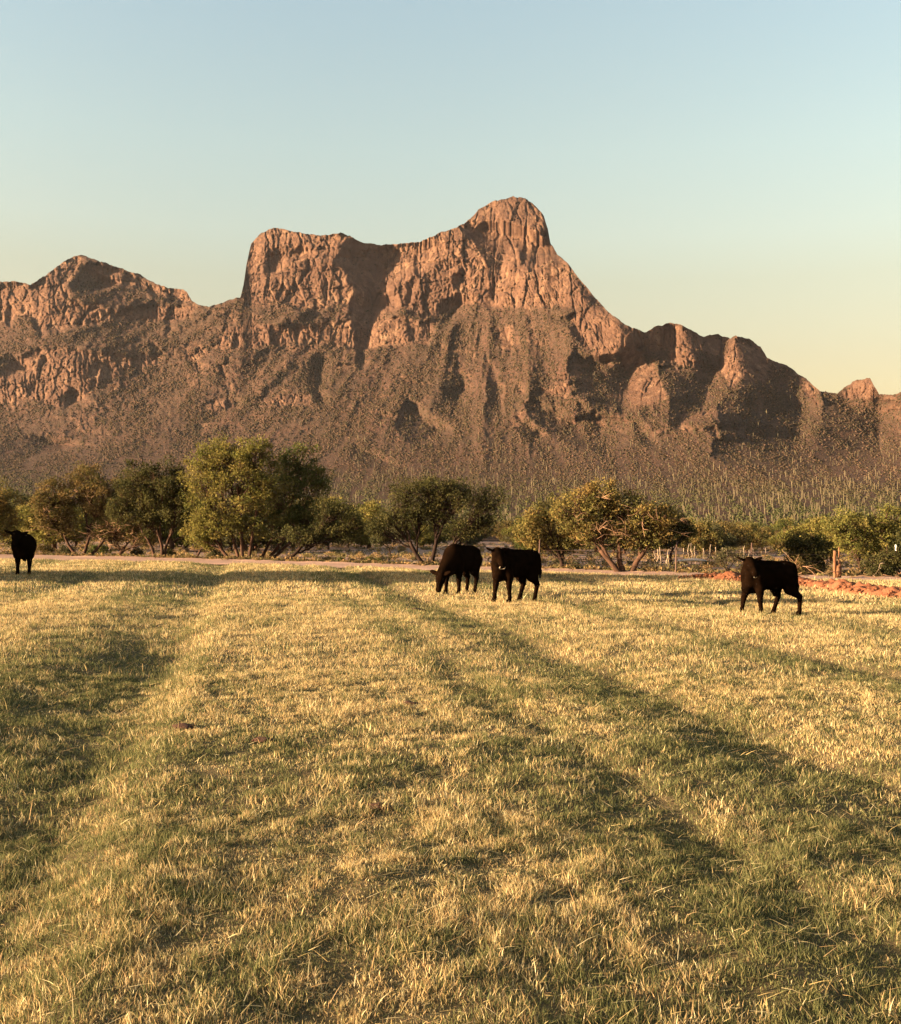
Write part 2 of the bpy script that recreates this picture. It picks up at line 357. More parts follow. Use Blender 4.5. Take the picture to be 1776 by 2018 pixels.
shade = [   # faces that turn away to the right: (polygon, strength)
    ([(682, 458), (716, 474), (775, 478), (768, 520), (745, 560), (752, 590), (738, 620), (726, 660), (722, 712), (704, 690), (694, 640), (690, 600), (702, 575), (690, 560), (672, 530), (660, 505)], 1.15),
    ([(528, 492), (552, 482), (548, 540), (528, 545), (522, 520)], 1.2), ([(566, 490), (600, 492), (590, 520), (570, 515)], .7),
    ([(565, 632), (588, 645), (590, 690), (576, 668)], 1.3), ([(463, 650), (472, 655), (466, 690), (458, 685)], 1.3), ([(446, 618), (455, 622), (450, 650)], 1.1),
    ([(905, 445), (945, 448), (985, 458), (1012, 474), (1000, 500), (985, 520), (990, 540), (978, 575), (968, 612), (956, 600), (965, 555), (960, 510), (935, 480)], 1.2),
    ([(1020, 476), (1060, 482), (1085, 490), (1098, 502), (1068, 505), (1045, 530), (1028, 512)], 1.1), ([(1068, 405), (1083, 440), (1098, 500), (1070, 480), (1066, 440)], 1.3),
    ([(1120, 515), (1160, 570), (1205, 620), (1185, 612), (1155, 602), (1138, 560)], 1.2), ([(890, 545), (912, 530), (908, 565), (885, 565)], .9),
    ([(815, 480), (828, 490), (825, 540), (815, 535)], .9), ([(860, 595), (905, 590), (905, 620), (870, 645), (845, 640)], .8), ([(800, 560), (815, 555), (808, 600), (795, 600)], .9),
    ([(1200, 590), (1240, 612), (1280, 630), (1318, 612), (1330, 650), (1320, 690), (1316, 712), (1270, 715), (1240, 745), (1232, 800), (1225, 812), (1170, 790), (1120, 765), (1118, 700), (1150, 715), (1215, 705), (1225, 660)], 1.0),
    ([(1350, 620), (1390, 635), (1438, 640), (1435, 690), (1412, 730), (1400, 760), (1390, 800), (1330, 850), (1318, 840), (1325, 790), (1300, 745), (1295, 720), (1370, 725), (1365, 690), (1350, 680)], 1.0),
    ([(1462, 640), (1515, 650), (1570, 690), (1625, 745), (1570, 770), (1575, 800), (1600, 800), (1570, 870), (1520, 890), (1420, 850), (1412, 800), (1450, 770), (1470, 730), (1450, 690)], .95),
    ([(1625, 745), (1662, 765), (1670, 790), (1730, 790), (1735, 830), (1740, 900), (1650, 925), (1540, 945), (1480, 930), (1400, 900), (1410, 860), (1560, 880), (1620, 880), (1600, 850), (1625, 800)], .75),
    ([(1722, 748), (1735, 780), (1720, 785)], 1.2),
    ([(1170, 640), (1178, 630), (1190, 665), (1178, 660)], .9), ([(1120, 700), (1135, 690), (1200, 730), (1130, 745)], .8),
    ([(800, 785), (820, 800), (835, 830), (860, 850), (830, 880), (800, 870), (780, 850), (775, 830)], .8), ([(905, 700), (915, 760), (890, 800), (880, 790), (895, 740)], .8),
    ([(960, 690), (975, 720), (985, 790), (990, 830), (965, 800), (955, 740)], .7), ([(615, 705), (640, 700), (628, 770), (640, 795), (618, 800), (600, 740)], .9),
    ([(725, 700), (715, 730), (700, 715), (705, 690)], .8), ([(1060, 800), (1110, 830), (1200, 875), (1180, 890), (1100, 860), (1065, 840)], .8), ([(1140, 790), (1190, 830), (1180, 870), (1130, 830)], .6),
    ([(1015, 815), (1035, 832), (1064, 868), (1045, 876), (1018, 850)], .9), ([(1028, 786), (1060, 796), (1130, 835), (1205, 876), (1188, 892), (1100, 868), (1045, 825)], .9), ([(955, 760), (985, 775), (992, 820), (968, 815)], .8), ([(870, 760), (898, 775), (902, 800), (878, 798)], .8), ([(1245, 830), (1280, 860), (1300, 880), (1260, 870)], .7), ([(120, 775), (140, 765), (150, 790), (130, 806), (118, 795)], 1.3), ([(70, 700), (90, 700), (85, 740), (72, 755)], 1.1), ([(50, 765), (70, 755), (60, 780)], 1.2),
    ([(160, 515), (175, 535), (200, 560), (180, 580), (150, 575), (135, 555), (140, 540)], .8), ([(8, 600), (22, 602), (18, 640), (8, 640)], 1.1), ([(42, 595), (50, 598), (46, 630), (40, 625)], 1.1),
    ([(372, 572), (382, 595), (370, 600)], .9), ([(295, 598), (305, 600), (300, 625), (290, 622)], 1.0), ([(205, 720), (218, 715), (215, 745), (204, 740)], .9), ([(700, 870), (760, 915), (800, 925), (720, 925), (690, 900)], .6),
    ([(440, 790), (470, 788), (460, 812), (440, 806)], .9), ([(0, 700), (30, 700), (50, 730), (20, 745), (0, 730)], .5), ([(0, 870), (60, 860), (150, 880), (60, 905), (0, 920)], .35),
    ([(985, 650), (995, 640), (1010, 700), (990, 700)], .9), ([(975, 640), (990, 655), (985, 680), (974, 672)], 1.0), ([(1095, 620), (1125, 622), (1120, 640), (1090, 632)], .8),
]
RX0, RX1, RY0, RY1, RS = -760, 2660, 330, 1090, 2.0
rw, rh = int((RX1-RX0)/RS), int((RY1-RY0)/RS)
PXg, PYg = np.meshgrid(RX0+(np.arange(rw)+.5)*RS, RY0+(np.arange(rh)+.5)*RS)
# ragged, natural outlines
WX = PXg+9*fbm(PXg/30, PYg/26, oct=4, seed=50)+4*fbm(PXg/7, PYg/9, oct=2, seed=51)
WY = PYg+10*fbm(PXg/24, PYg/26, oct=4, seed=52)+4*fbm(PXg/7, PYg/9, oct=2, seed=53)
def inside(poly, X, Y):
    r = np.zeros(X.shape, bool); n = len(poly)
    for i in range(n):
        x1, y1 = poly[i]; x2, y2 = poly[(i+1) % n]
        if y1 == y2: continue
        c = ((y1 > Y) != (y2 > Y)) & (X < (x2-x1)*(Y-y1)/(y2-y1)+x1)
        r ^= c
    return r
def blur(A, sx, sy):
    for ax, s in ((1, sx), (0, sy)):
        if s <= 0: continue
        n = int(s*3)+1; k_ = np.exp(-.5*(np.arange(-n, n+1)/s)**2); k_ /= k_.sum()
        P = np.pad(A, [(n, n) if i == ax else (0, 0) for i in range(2)], mode='edge')
        o = np.zeros_like(A)
        for i, w_ in enumerate(k_):
            o += w_*(P[:, i:i+A.shape[1]] if ax == 1 else P[i:i+A.shape[0], :])
        A = o
    return A
CL = np.zeros((rh, rw)); SH = np.zeros((rh, rw))
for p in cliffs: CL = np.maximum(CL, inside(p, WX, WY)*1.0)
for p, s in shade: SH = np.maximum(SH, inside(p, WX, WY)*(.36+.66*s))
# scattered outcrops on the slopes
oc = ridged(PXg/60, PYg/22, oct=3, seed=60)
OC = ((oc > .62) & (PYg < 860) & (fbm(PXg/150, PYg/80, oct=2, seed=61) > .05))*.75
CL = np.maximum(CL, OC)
CLb = blur(CL, 1.2, 1.2); SHb = blur(SH, .5, 1.0)*np.interp(PXg, [1150, 1260], [1.04, 1.30])
G = np.zeros((rh, rw)); g = np.zeros(rh)
decL = np.where(CLb > .4, 85., 150.)
for i in range(rw):
    g = np.where(SHb[:, i] > .22, g+SHb[:, i]*RS, np.maximum(g-1.5*RS, 0))
    G[:, i] = g
G2 = blur(G, 2, 11.0); wG = np.clip((G2-28)/40, 0, 1); G = blur(G, .6, 2.0)*(1-wG)+G2*wG
def samp(A, px, py):
    fx = np.clip((px-RX0)/RS-.5, 0, rw-1.001); fy = np.clip((py-RY0)/RS-.5, 0, rh-1.001)
    ix = fx.astype(int); iy = fy.astype(int); fx = fx-ix; fy = fy-iy
    return (A[iy, ix]*(1-fx)+A[iy, ix+1]*fx)*(1-fy)+(A[iy+1, ix]*(1-fx)+A[iy+1, ix+1]*fx)*fy

NU, NV = 1420, 430
ug = np.concatenate([np.linspace(-650, -20, 120, endpoint=False), np.linspace(-20, 1800, 1180, endpoint=False), np.linspace(1800, 2560, 120)])
sk = np.array(sky_px, float)
ysk = np.interp(ug, sk[:, 0], sk[:, 1])+3.4*fbm(ug/15, ug*0, oct=5, seed=70, gain=.65)-2.2*np.maximum(0, ridged(ug/9, ug*0, oct=2, seed=72)-.3)+.4
ybot = 1047.5+(ug-888)*.01396+22         # just below the horizon: the foot of the bajada
v = np.linspace(0, 1, NV)
PY = ybot[None, :]+(ysk-ybot)[None, :]*v[:, None]; PX = np.repeat(ug[None, :], NV, 0)
dirx = fwd[0]+rt[0]*((PX-W0/2)/F0)+up[0]*(-(PY-H0/2)/F0)
diry = fwd[1]+rt[1]*((PX-W0/2)/F0)+up[1]*(-(PY-H0/2)/F0)
dirz = fwd[2]+rt[2]*((PX-W0/2)/F0)+up[2]*(-(PY-H0/2)/F0)
TX, TZ = dirx/diry, dirz/diry
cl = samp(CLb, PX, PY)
hz = 1047.5+(PX-888)*.01396-PY            # pixels above the horizon
ts_old = 0*np.interp(hz, [-30, 0, 40, 90, 125, 160, 240, 340, 500, 700], [.012, .05, .085, .12, .20, .34, .46, .52, .56, .6])
# slope integrated up a smooth raster (photo columns by height above the horizon), evened sideways
HS = 2.0; hzr = np.arange(-26, 760, HS); pxr = RX0+(np.arange(rw)+.5)*RS
PXr, HZr = np.meshgrid(pxr, hzr); HORr = 1047.5+(PXr-888)*.01396
clr = blur(samp(blur(CL, 14, 3), PXr, HORr-HZr), 0, 0)*(HZr > 150)
tsr = np.interp(HZr, [-30, 0, 40, 90, 125, 160, 240, 340, 500, 760], [.012, .045, .075, .11, .20, .34, .47, .54, .58, .7])
tsr = tsr*(1-clr)+2.6*clr
TZr = (HZr*(1+0*PXr))/F0
tsr = np.maximum(tsr, TZr+.05)
lnr = np.zeros_like(TZr); lnr[0] = np.log(CAMZ*1.5/(26/F0))
for j in range(1, len(hzr)):
    lnr[j] = lnr[j-1]+(TZr[j]-TZr[j-1])/(.5*(tsr[j]+tsr[j-1])-.5*(TZr[j]+TZr[j-1]))
l1 = blur(lnr, 60, 2); l2 = blur(lnr, 15, 2)
lnr = l1+.12*(l2-l1)
def samp_h(A, px, hh_):
    fx = np.clip((px-RX0)/RS-.5, 0, rw-1.001); fy = np.clip((hh_-hzr[0])/HS, 0, len(hzr)-1.001)
    ix = fx.astype(int); iy = fy.astype(int); fx = fx-ix; fy = fy-iy
    return (A[iy, ix]*(1-fx)+A[iy, ix+1]*fx)*(1-fy)+(A[iy+1, ix]*(1-fx)+A[iy+1, ix+1]*fx)*fy
D = np.exp(samp_h(lnr, PX, hz))
D *= (1-(.50*TX)*np.clip(hz/60+.3, 0, 1))
ppm = D/F0
XX, ZZ = D*TX, D*TZ
# relief: the mapped buttresses, gullies down the slopes, joints and cracks on the cliffs
off = samp(G, PX, PY)*ppm*.95
th = np.arctan2(PX-1000, PY-230)            # spurs fan out below the summit
ridge_u = th*620+10*fbm(PX/30, PY/30, oct=2, seed=79)
shd = np.clip(samp(SHb, PX, PY), 0, 1)
rg = lambda a_, b_, o_, sd_: ridged(a_, b_, oct=o_, seed=sd_)
tal = (1-cl)*np.clip((hz-60)/110, 0, 1)
off = off-tal*ppm*(22*rg(ridge_u/95, PY/400, 2, 80)+8*rg(ridge_u/34, PY/130, 2, 81)+3.2*rg(PX/15, PY/14, 3, 82)+2.2*fbm(PX/6, PY/5, oct=2, seed=88))*(1-.65*shd)
off = off-cl*ppm*(7*rg(PX/70, PY/150, 2, 83)+1.2*fbm(PX/4.5, PY/5, oct=2, seed=89)+7*fbm(PX/50, PY/30, oct=2, seed=86))*(1-.72*shd)
off = off+np.clip((hz-10)/60, 0, 1)*ppm*1.5*fbm(PX/6, PY/5, oct=2, seed=87)
# fractured blocks: cells of a warped Worley pattern, each standing a little forward or back, with cracks between
def worley(x, y, seed):
    xi = np.floor(x).astype(np.int64); yi = np.floor(y).astype(np.int64)
    f1 = np.full(x.shape, 9.); f2 = np.full(x.shape, 9.); idv = np.zeros(x.shape); tx_ = np.zeros(x.shape); ty_ = np.zeros(x.shape)
    for a_ in (-1, 0, 1):
        for b_ in (-1, 0, 1):
            cx, cy = xi+a_, yi+b_
            px_ = cx+hash3(cx, cy, cx*0, seed); py_ = cy+hash3(cx, cy, cx*0+7, seed)
            d_ = (x-px_)**2+(y-py_)**2; v_ = hash3(cx, cy, cx*0+3, seed)
            ta, tb_ = hash3(cx, cy, cx*0+4, seed)-.5, hash3(cx, cy, cx*0+5, seed)-.5
            nw = d_ < f1
            f2 = np.where(nw, f1, np.minimum(f2, d_)); idv = np.where(nw, v_, idv); f1 = np.where(nw, d_, f1)
            tx_ = np.where(nw, ta*(x-px_), tx_); ty_ = np.where(nw, tb_*(y-py_), ty_)
    return np.sqrt(f1), np.sqrt(f2), idv-.5, tx_+ty_
wx = PX+4*fbm(PX/14, PY/14, oct=3, seed=95); wy = PY+4*fbm(PX/14, PY/14, oct=3, seed=96)
for cs_x, cs_y, am, tl_, cr, sd_ in ((58, 100, 7, 12, 1.0, 100), (24, 58, 5.0, 9, 3.5, 97), (11, 22, 2.8, 5.0, 2.4, 98), (5, 7.5, 1.4, 2.6, 1.0, 99)):
    f1, f2, idv, tlt = worley(wx/cs_x, wy/cs_y, sd_)
    off = off+(cl+(.06 if cs_x > 20 else .14)*tal)*ppm*(am*idv+tl_*tlt+cr*np.clip(1-(f2-f1)/.14, 0, 1))*(1-.6*shd)
for sx_, sy_, dp, wd_, sd_ in ((30, 130, 11, .055, 110), (13, 60, 5.5, .08, 111)):     # deep vertical joints
    cn = np.abs(vnoise(wx/sx_, wy/sy_, None, sd_))
    off = off+cl*ppm*dp*np.clip(1-cn/wd_, 0, 1)*(.4+.6*(vnoise(PX/60, PY/60, None, sd_+5) > -.1))
# bedding: ledges stepping back up the cliffs
bed = (PY+.06*PX+9*fbm(PX/60, PY/40, oct=3, seed=101))/38.; fb = bed-np.floor(bed)
off = off+cl*ppm*5.5*(.5-fb)*(hash3(np.floor(bed).astype(np.int64), np.floor(bed).astype(np.int64)*0, np.floor(bed).astype(np.int64)*0, 5)*.8+.3)*(1-.5*shd)
D2 = D+off
run = D2[0].copy()                          # no deep overhangs
for j in range(1, NV):
    run = np.maximum(D2[j], run-.9); D2[j] = run
P = np.stack([D2*TX, D2, CAMZ+D2*TZ], -1)
# the far side of the range
back = []
last = P[-1]
for k_, (dd, dz) in enumerate(((6, -1.0), (25, -8), (70, -35), (160, -90), (320, -190), (600, -300), (1000, -420))):
    q = last.copy(); q[:, 1] += dd; q[:, 0] += dd*TX[-1]
    q[:, 2] = np.maximum(last[:, 2]+dz, -6); back.append(q)
PA = np.concatenate([P, np.array(back)], 0)
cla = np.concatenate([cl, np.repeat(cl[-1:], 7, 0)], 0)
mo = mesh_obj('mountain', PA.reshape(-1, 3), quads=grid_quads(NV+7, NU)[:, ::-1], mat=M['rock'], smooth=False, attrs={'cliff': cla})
tag(mo, 'rugged reddish brown desert mountain range with a domed peak, lit from the left', 'mountain', kind='structure')
# ensure upward facing winding is irrelevant: materials are two-sided

# scrub on the slopes: nobody could count it
def octa(centers, rads, hts, jit, seedo):
    """flattened ragged bushes: 10-gon cones of a few facets"""
    r_ = np.random.default_rng(seedo); n = len(centers); k_ = 5
    ang = r_.random((n, 1))*6.28+np.arange(k_)[None, :]*(2*PI/k_)
    rr_ = rads[:, None]*(1+jit*(r_.random((n, k_))-.5))
    low = np.stack([centers[:, None, 0]+rr_*.75*np.cos(ang), centers[:, None, 1]+rr_*.75*np.sin(ang), np.repeat(centers[:, None, 2]-.25, k_, 1)], -1)
    mid = np.stack([centers[:, None, 0]+rr_*np.cos(ang+.6), centers[:, None, 1]+rr_*np.sin(ang+.6), centers[:, None, 2]+hts[:, None]*(.45+.3*r_.random((n, k_)))], -1)
    top = np.stack([centers[:, 0]+.2*rads*(r_.random(n)-.5), centers[:, 1], centers[:, 2]+hts], -1)[:, None]
    V = np.concatenate([low, mid, top], 1)
    b = (np.arange(n)*(2*k_+1))[:, None]
    i = np.arange(k_)[None, :]; i2 = (i+1) % k_
    q = np.stack([b+i, b+i2, b+k_+i2, b+k_+i], -1).reshape(-1, 4)
    t = np.stack([b+k_+i, b+k_+i2, np.broadcast_to(b+2*k_, (n, k_))], -1).reshape(-1, 3)
    return V.reshape(-1, 3), q, t, 2*k_+1

def surf_points(n, hz_lo, hz_hi, wfun, seedo):
    r_ = np.random.default_rng(seedo)
    u_ = r_.random(n*4)*2300-250; hzv = hz_lo+(hz_hi-hz_lo)*r_.random(n*4)
    iu = np.clip(np.searchsorted(ug, u_), 1, NU-1)
    py = 1047.5+(u_-888)*.01396-hzv
    vv_ = (py-ybot[iu])/(ysk[iu]-ybot[iu])
    ok = (vv_ < .985) & (vv_ > 0.005); iu = iu[ok]; vv_ = vv_[ok]; hzv = hzv[ok]; u_ = u_[ok]; py = py[ok]
    jv = (vv_*(NV-1)).astype(int)
    keep = r_.random(len(iu)) < wfun(u_, hzv, cl[jv, iu])
    iu = iu[keep][:n]; jv = jv[keep][:n]
    fx = r_.random(len(iu)); fy = r_.random(len(iu)); i0 = iu-1; j1 = np.minimum(jv+1, NV-1)
    pt = P[jv, i0]*((1-fx)*(1-fy))[:, None]+P[jv, iu]*(fx*(1-fy))[:, None]+P[j1, i0]*((1-fx)*fy)[:, None]+P[j1, iu]*(fx*fy)[:, None]
    return pt

pts = surf_points(175000, -8, 560, lambda u_, h_, c_: np.clip(1-c_*.92, 0, 1)*np.interp(h_, [-10, 60, 130, 250, 400, 560], [2.2, 2.0, 1, 1, .8, .6])*np.clip(.5+1.2*fbm(np.arctan2(u_-1000, 817-h_)*62, np.hypot(u_-1000, 817-h_)/45, oct=3, seed=92)+.5*fbm(u_/9, h_/5, oct=2, seed=93), .06, 1), 90)
n = len(pts)
rad = (.25+.8*rng.random(n)**2)*np.clip(pts[:, 1]/800, .45, 1.5)
Vv, q, t, kk = octa(pts, rad, rad*rng.uniform(.7, 1.15, n), .7, 91)
pal = np.array([[.048, .036, .021], [.062, .045, .027], [.080, .053, .034], [.044, .036, .020], [.10, .062, .042]])
cc = pal[rng.integers(0, 5, n)]*rng.uniform(.8, 1.25, (n, 1))
lowz = np.clip(1-((pts[:, 2]-CAMZ)/pts[:, 1]*F0-50)/70, 0, 1)[:, None]
cc = cc*(1-lowz)+lowz*np.array([[.056, .058, .024]])*rng.uniform(.6, 1.4, (n, 1)); rad = rad*(1+.15*lowz[:, 0])
tag(mesh_obj('scrub', Vv, quads=q, tris=t, mat=M['scrub'], col=np.repeat(cc, kk, 0)),
    'low brownish desert scrub dotting the mountain slopes', 'scrub', kind='stuff')

# ------------------------------------------------------------------ saguaros
def tube(path, radii, sides=6):
    path = np.asarray(path, float); n = len(path); radii = np.asarray(radii, float)
    tg = np.gradient(path, axis=0); tg /= np.linalg.norm(tg, axis=1)[:, None]+1e-9
    ref = np.array([0.3, 1, 0.1]) if abs(tg[0][1]) < .8 else np.array([1, 0, .1])
    a_ = np.cross(tg, ref); a_ /= np.linalg.norm(a_, axis=1)[:, None]+1e-9
    b_ = np.cross(tg, a_)
    an = np.arange(sides)*2*PI/sides
    V = path[:, None]+radii[:, None, None]*(np.cos(an)[None, :, None]*a_[:, None]+np.sin(an)[None, :, None]*b_[:, None])
    i = np.arange(n-1)[:, None]*sides; j = np.arange(sides)[None, :]; j2 = (j+1) % sides
    q = np.stack([i+j, i+j2, i+sides+j2, i+sides+j], -1).reshape(-1, 4)
    V = np.concatenate([V.reshape(-1, 3), path[-1:]]) ; last_ = (n-1)*sides
    t = np.stack([last_+np.arange(sides), last_+(np.arange(sides)+1) % sides, np.full(sides, n*sides)], -1)
    return V, q, t

class MB:
    def __init__(s): s.V = []; s.Q = []; s.T = []; s.n = 0
    def add(s, V, q, t):
        s.V.append(V); s.Q.append(np.asarray(q).reshape(-1, 4)+s.n); s.T.append(np.asarray(t).reshape(-1, 3)+s.n); s.n += len(V)
    def tube(s, path, radii, sides=6): s.add(*tube(path, radii, sides))
    def build(s, name, mat, parent=None, smooth=True):
        return mesh_obj(name, np.concatenate(s.V), quads=np.concatenate(s.Q), tris=np.concatenate(s.T), mat=mat, parent=parent, smooth=smooth)

def saguaro_mb(r_):
    mb = MB(); H = 1.0
    ln = r_.uniform(-.02, .02)
    mb.tube([(0, 0, -.05), (ln*.3, 0, .3), (ln, 0, .8), (ln, 0, .96), (ln, 0, 1.0)], [.042, .05, .052, .042, .015], 7)
    for _ in range(r_.choice([0, 0, 1, 2, 2, 3])):
        a_ = r_.uniform(0, 6.28); z0 = r_.uniform(.35, .55); o = r_.uniform(.11, .17); tp = r_.uniform(.18, .38)
        ca, sa = math.cos(a_), math.sin(a_)
        mb.tube([(0, 0, z0), (ca*o*.7, sa*o*.7, z0+.01), (ca*o, sa*o, z0+.06), (ca*o, sa*o, z0+tp), (ca*o, sa*o, z0+tp+.03)], [.03, .033, .036, .034, .01], 6)
    return mb
rr0 = random.Random(5)
sag_src = [saguaro_mb(rr0) for _ in range(7)]
def wsag(u_, h_, c_):
    return (1-c_)*np.interp(h_, [-6, 10, 45, 95, 140, 200, 330], [.5, 1, 1, .75, .3, .12, .02])*np.interp(u_, [0, 400, 700, 1100, 1400, 1776], [.25, .3, .55, .75, 1, 1])
sp = surf_points(3000, 18, 330, wsag, 95)
sp = sp[np.argsort(sp[:, 1])]
infr = np.abs(sp[:, 0]/sp[:, 1]) < .43
big = np.where(infr)[0][:300]; rest = np.setdiff1d(np.arange(len(sp)), big)
sag_mesh = []
for i, mb in enumerate(sag_src):
    o = mb.build('saguaro', M['saguaro']); sag_mesh.append(o.data); bpy.data.objects.remove(o)
for i in big:
    o = bpy.data.objects.new('saguaro', sag_mesh[rr0.randrange(7)]); COL.objects.link(o)
    o.location = sp[i]; h_ = min(1.2+2.6*rr0.random()**1.6, .0078*sp[i][1]*rr0.uniform(.45, 1)); o.scale = (h_*1.05, h_*1.05, h_); o.rotation_euler = (0, 0, rr0.uniform(0, 6.28))
    tag(o, 'pale upright saguaro cactus among hundreds alike on the slope beyond the trees', 'cactus', 'saguaros standing on the slope beyond the trees')
mb = MB()
for i in rest:
    s_ = sag_src[rr0.randrange(7)]; h_ = min(1.4+2.8*rr0.random()**1.6, .0078*sp[i][1]*rr0.uniform(.45, 1)); a_ = rr0.uniform(0, 6.28); ca, sa = math.cos(a_), math.sin(a_)
    V = np.concatenate(s_.V); V = np.stack([V[:, 0]*ca-V[:, 1]*sa, V[:, 0]*sa+V[:, 1]*ca, V[:, 2]], -1)*h_+sp[i]
    mb.add(V, np.concatenate(s_.Q), np.concatenate(s_.T))
tag(mb.build('far_saguaros', M['saguaro']), 'hundreds of small far saguaros higher up the mountain slope', 'cacti', kind='stuff')

# ------------------------------------------------------------------ trees
PALS = {
    'olive':  [[.18, .165, .045], [.21, .185, .055], [.14, .14, .04], [.26, .21, .065]],
    'dark':   [[.066, .066, .026], [.085, .082, .032], [.11, .098, .038], [.052, .052, .022]],
    'amber':  [[.21, .165, .055], [.17, .15, .05], [.25, .17, .06], [.13, .12, .045]],
    'grey':   [[.09, .09, .045], [.12, .11, .055], [.075, .075, .035], [.14, .12, .06]],
    'rust':   [[.17, .125, .05], [.20, .135, .055], [.13, .10, .04], [.11, .095, .035]],
    'green':  [[.10, .115, .035], [.13, .135, .04], [.08, .095, .03], [.17, .155, .05]],
}
def leaf_quads(C, n_per, sig, size, pal, r_, flat=.8):
    """C cluster centres -> leaf quads"""
    n = len(C)*n_per
    c_ = np.repeat(C, n_per, 0)
    d = r_.normal(size=(n, 3)); d /= np.linalg.norm(d, axis=1)[:, None]
    rad_ = sig*np.repeat(r_.uniform(.6, 1.35, len(C)), n_per)*r_.random(n)**.45*1.5
    p_ = c_+d*rad_[:, None]*np.array([1, 1, flat])
    a_ = r_.normal(size=(n, 3)); a_[:, 2] -= .35; a_ /= np.linalg.norm(a_, axis=1)[:, None]
    b_ = np.cross(a_, r_.normal(size=(n, 3))); b_ /= np.linalg.norm(b_, axis=1)[:, None]
    L = size*r_.uniform(.6, 1.4, n)[:, None]; Wd = L*.42
    V = np.stack([p_-a_*L/2, p_+b_*Wd/2, p_+a_*L/2, p_-b_*Wd/2], 1).reshape(-1, 3)
    q = np.arange(n*4).reshape(-1, 4)
    pal = np.array(pal); cl_ = pal[r_.integers(0, len(pal), len(C))]*r_.uniform(.8, 1.2, (len(C), 1))
    col = np.repeat(cl_, n_per, 0)*r_.uniform(.75, 1.25, (n, 1))
    return V, q, np.repeat(col, 4, 0)

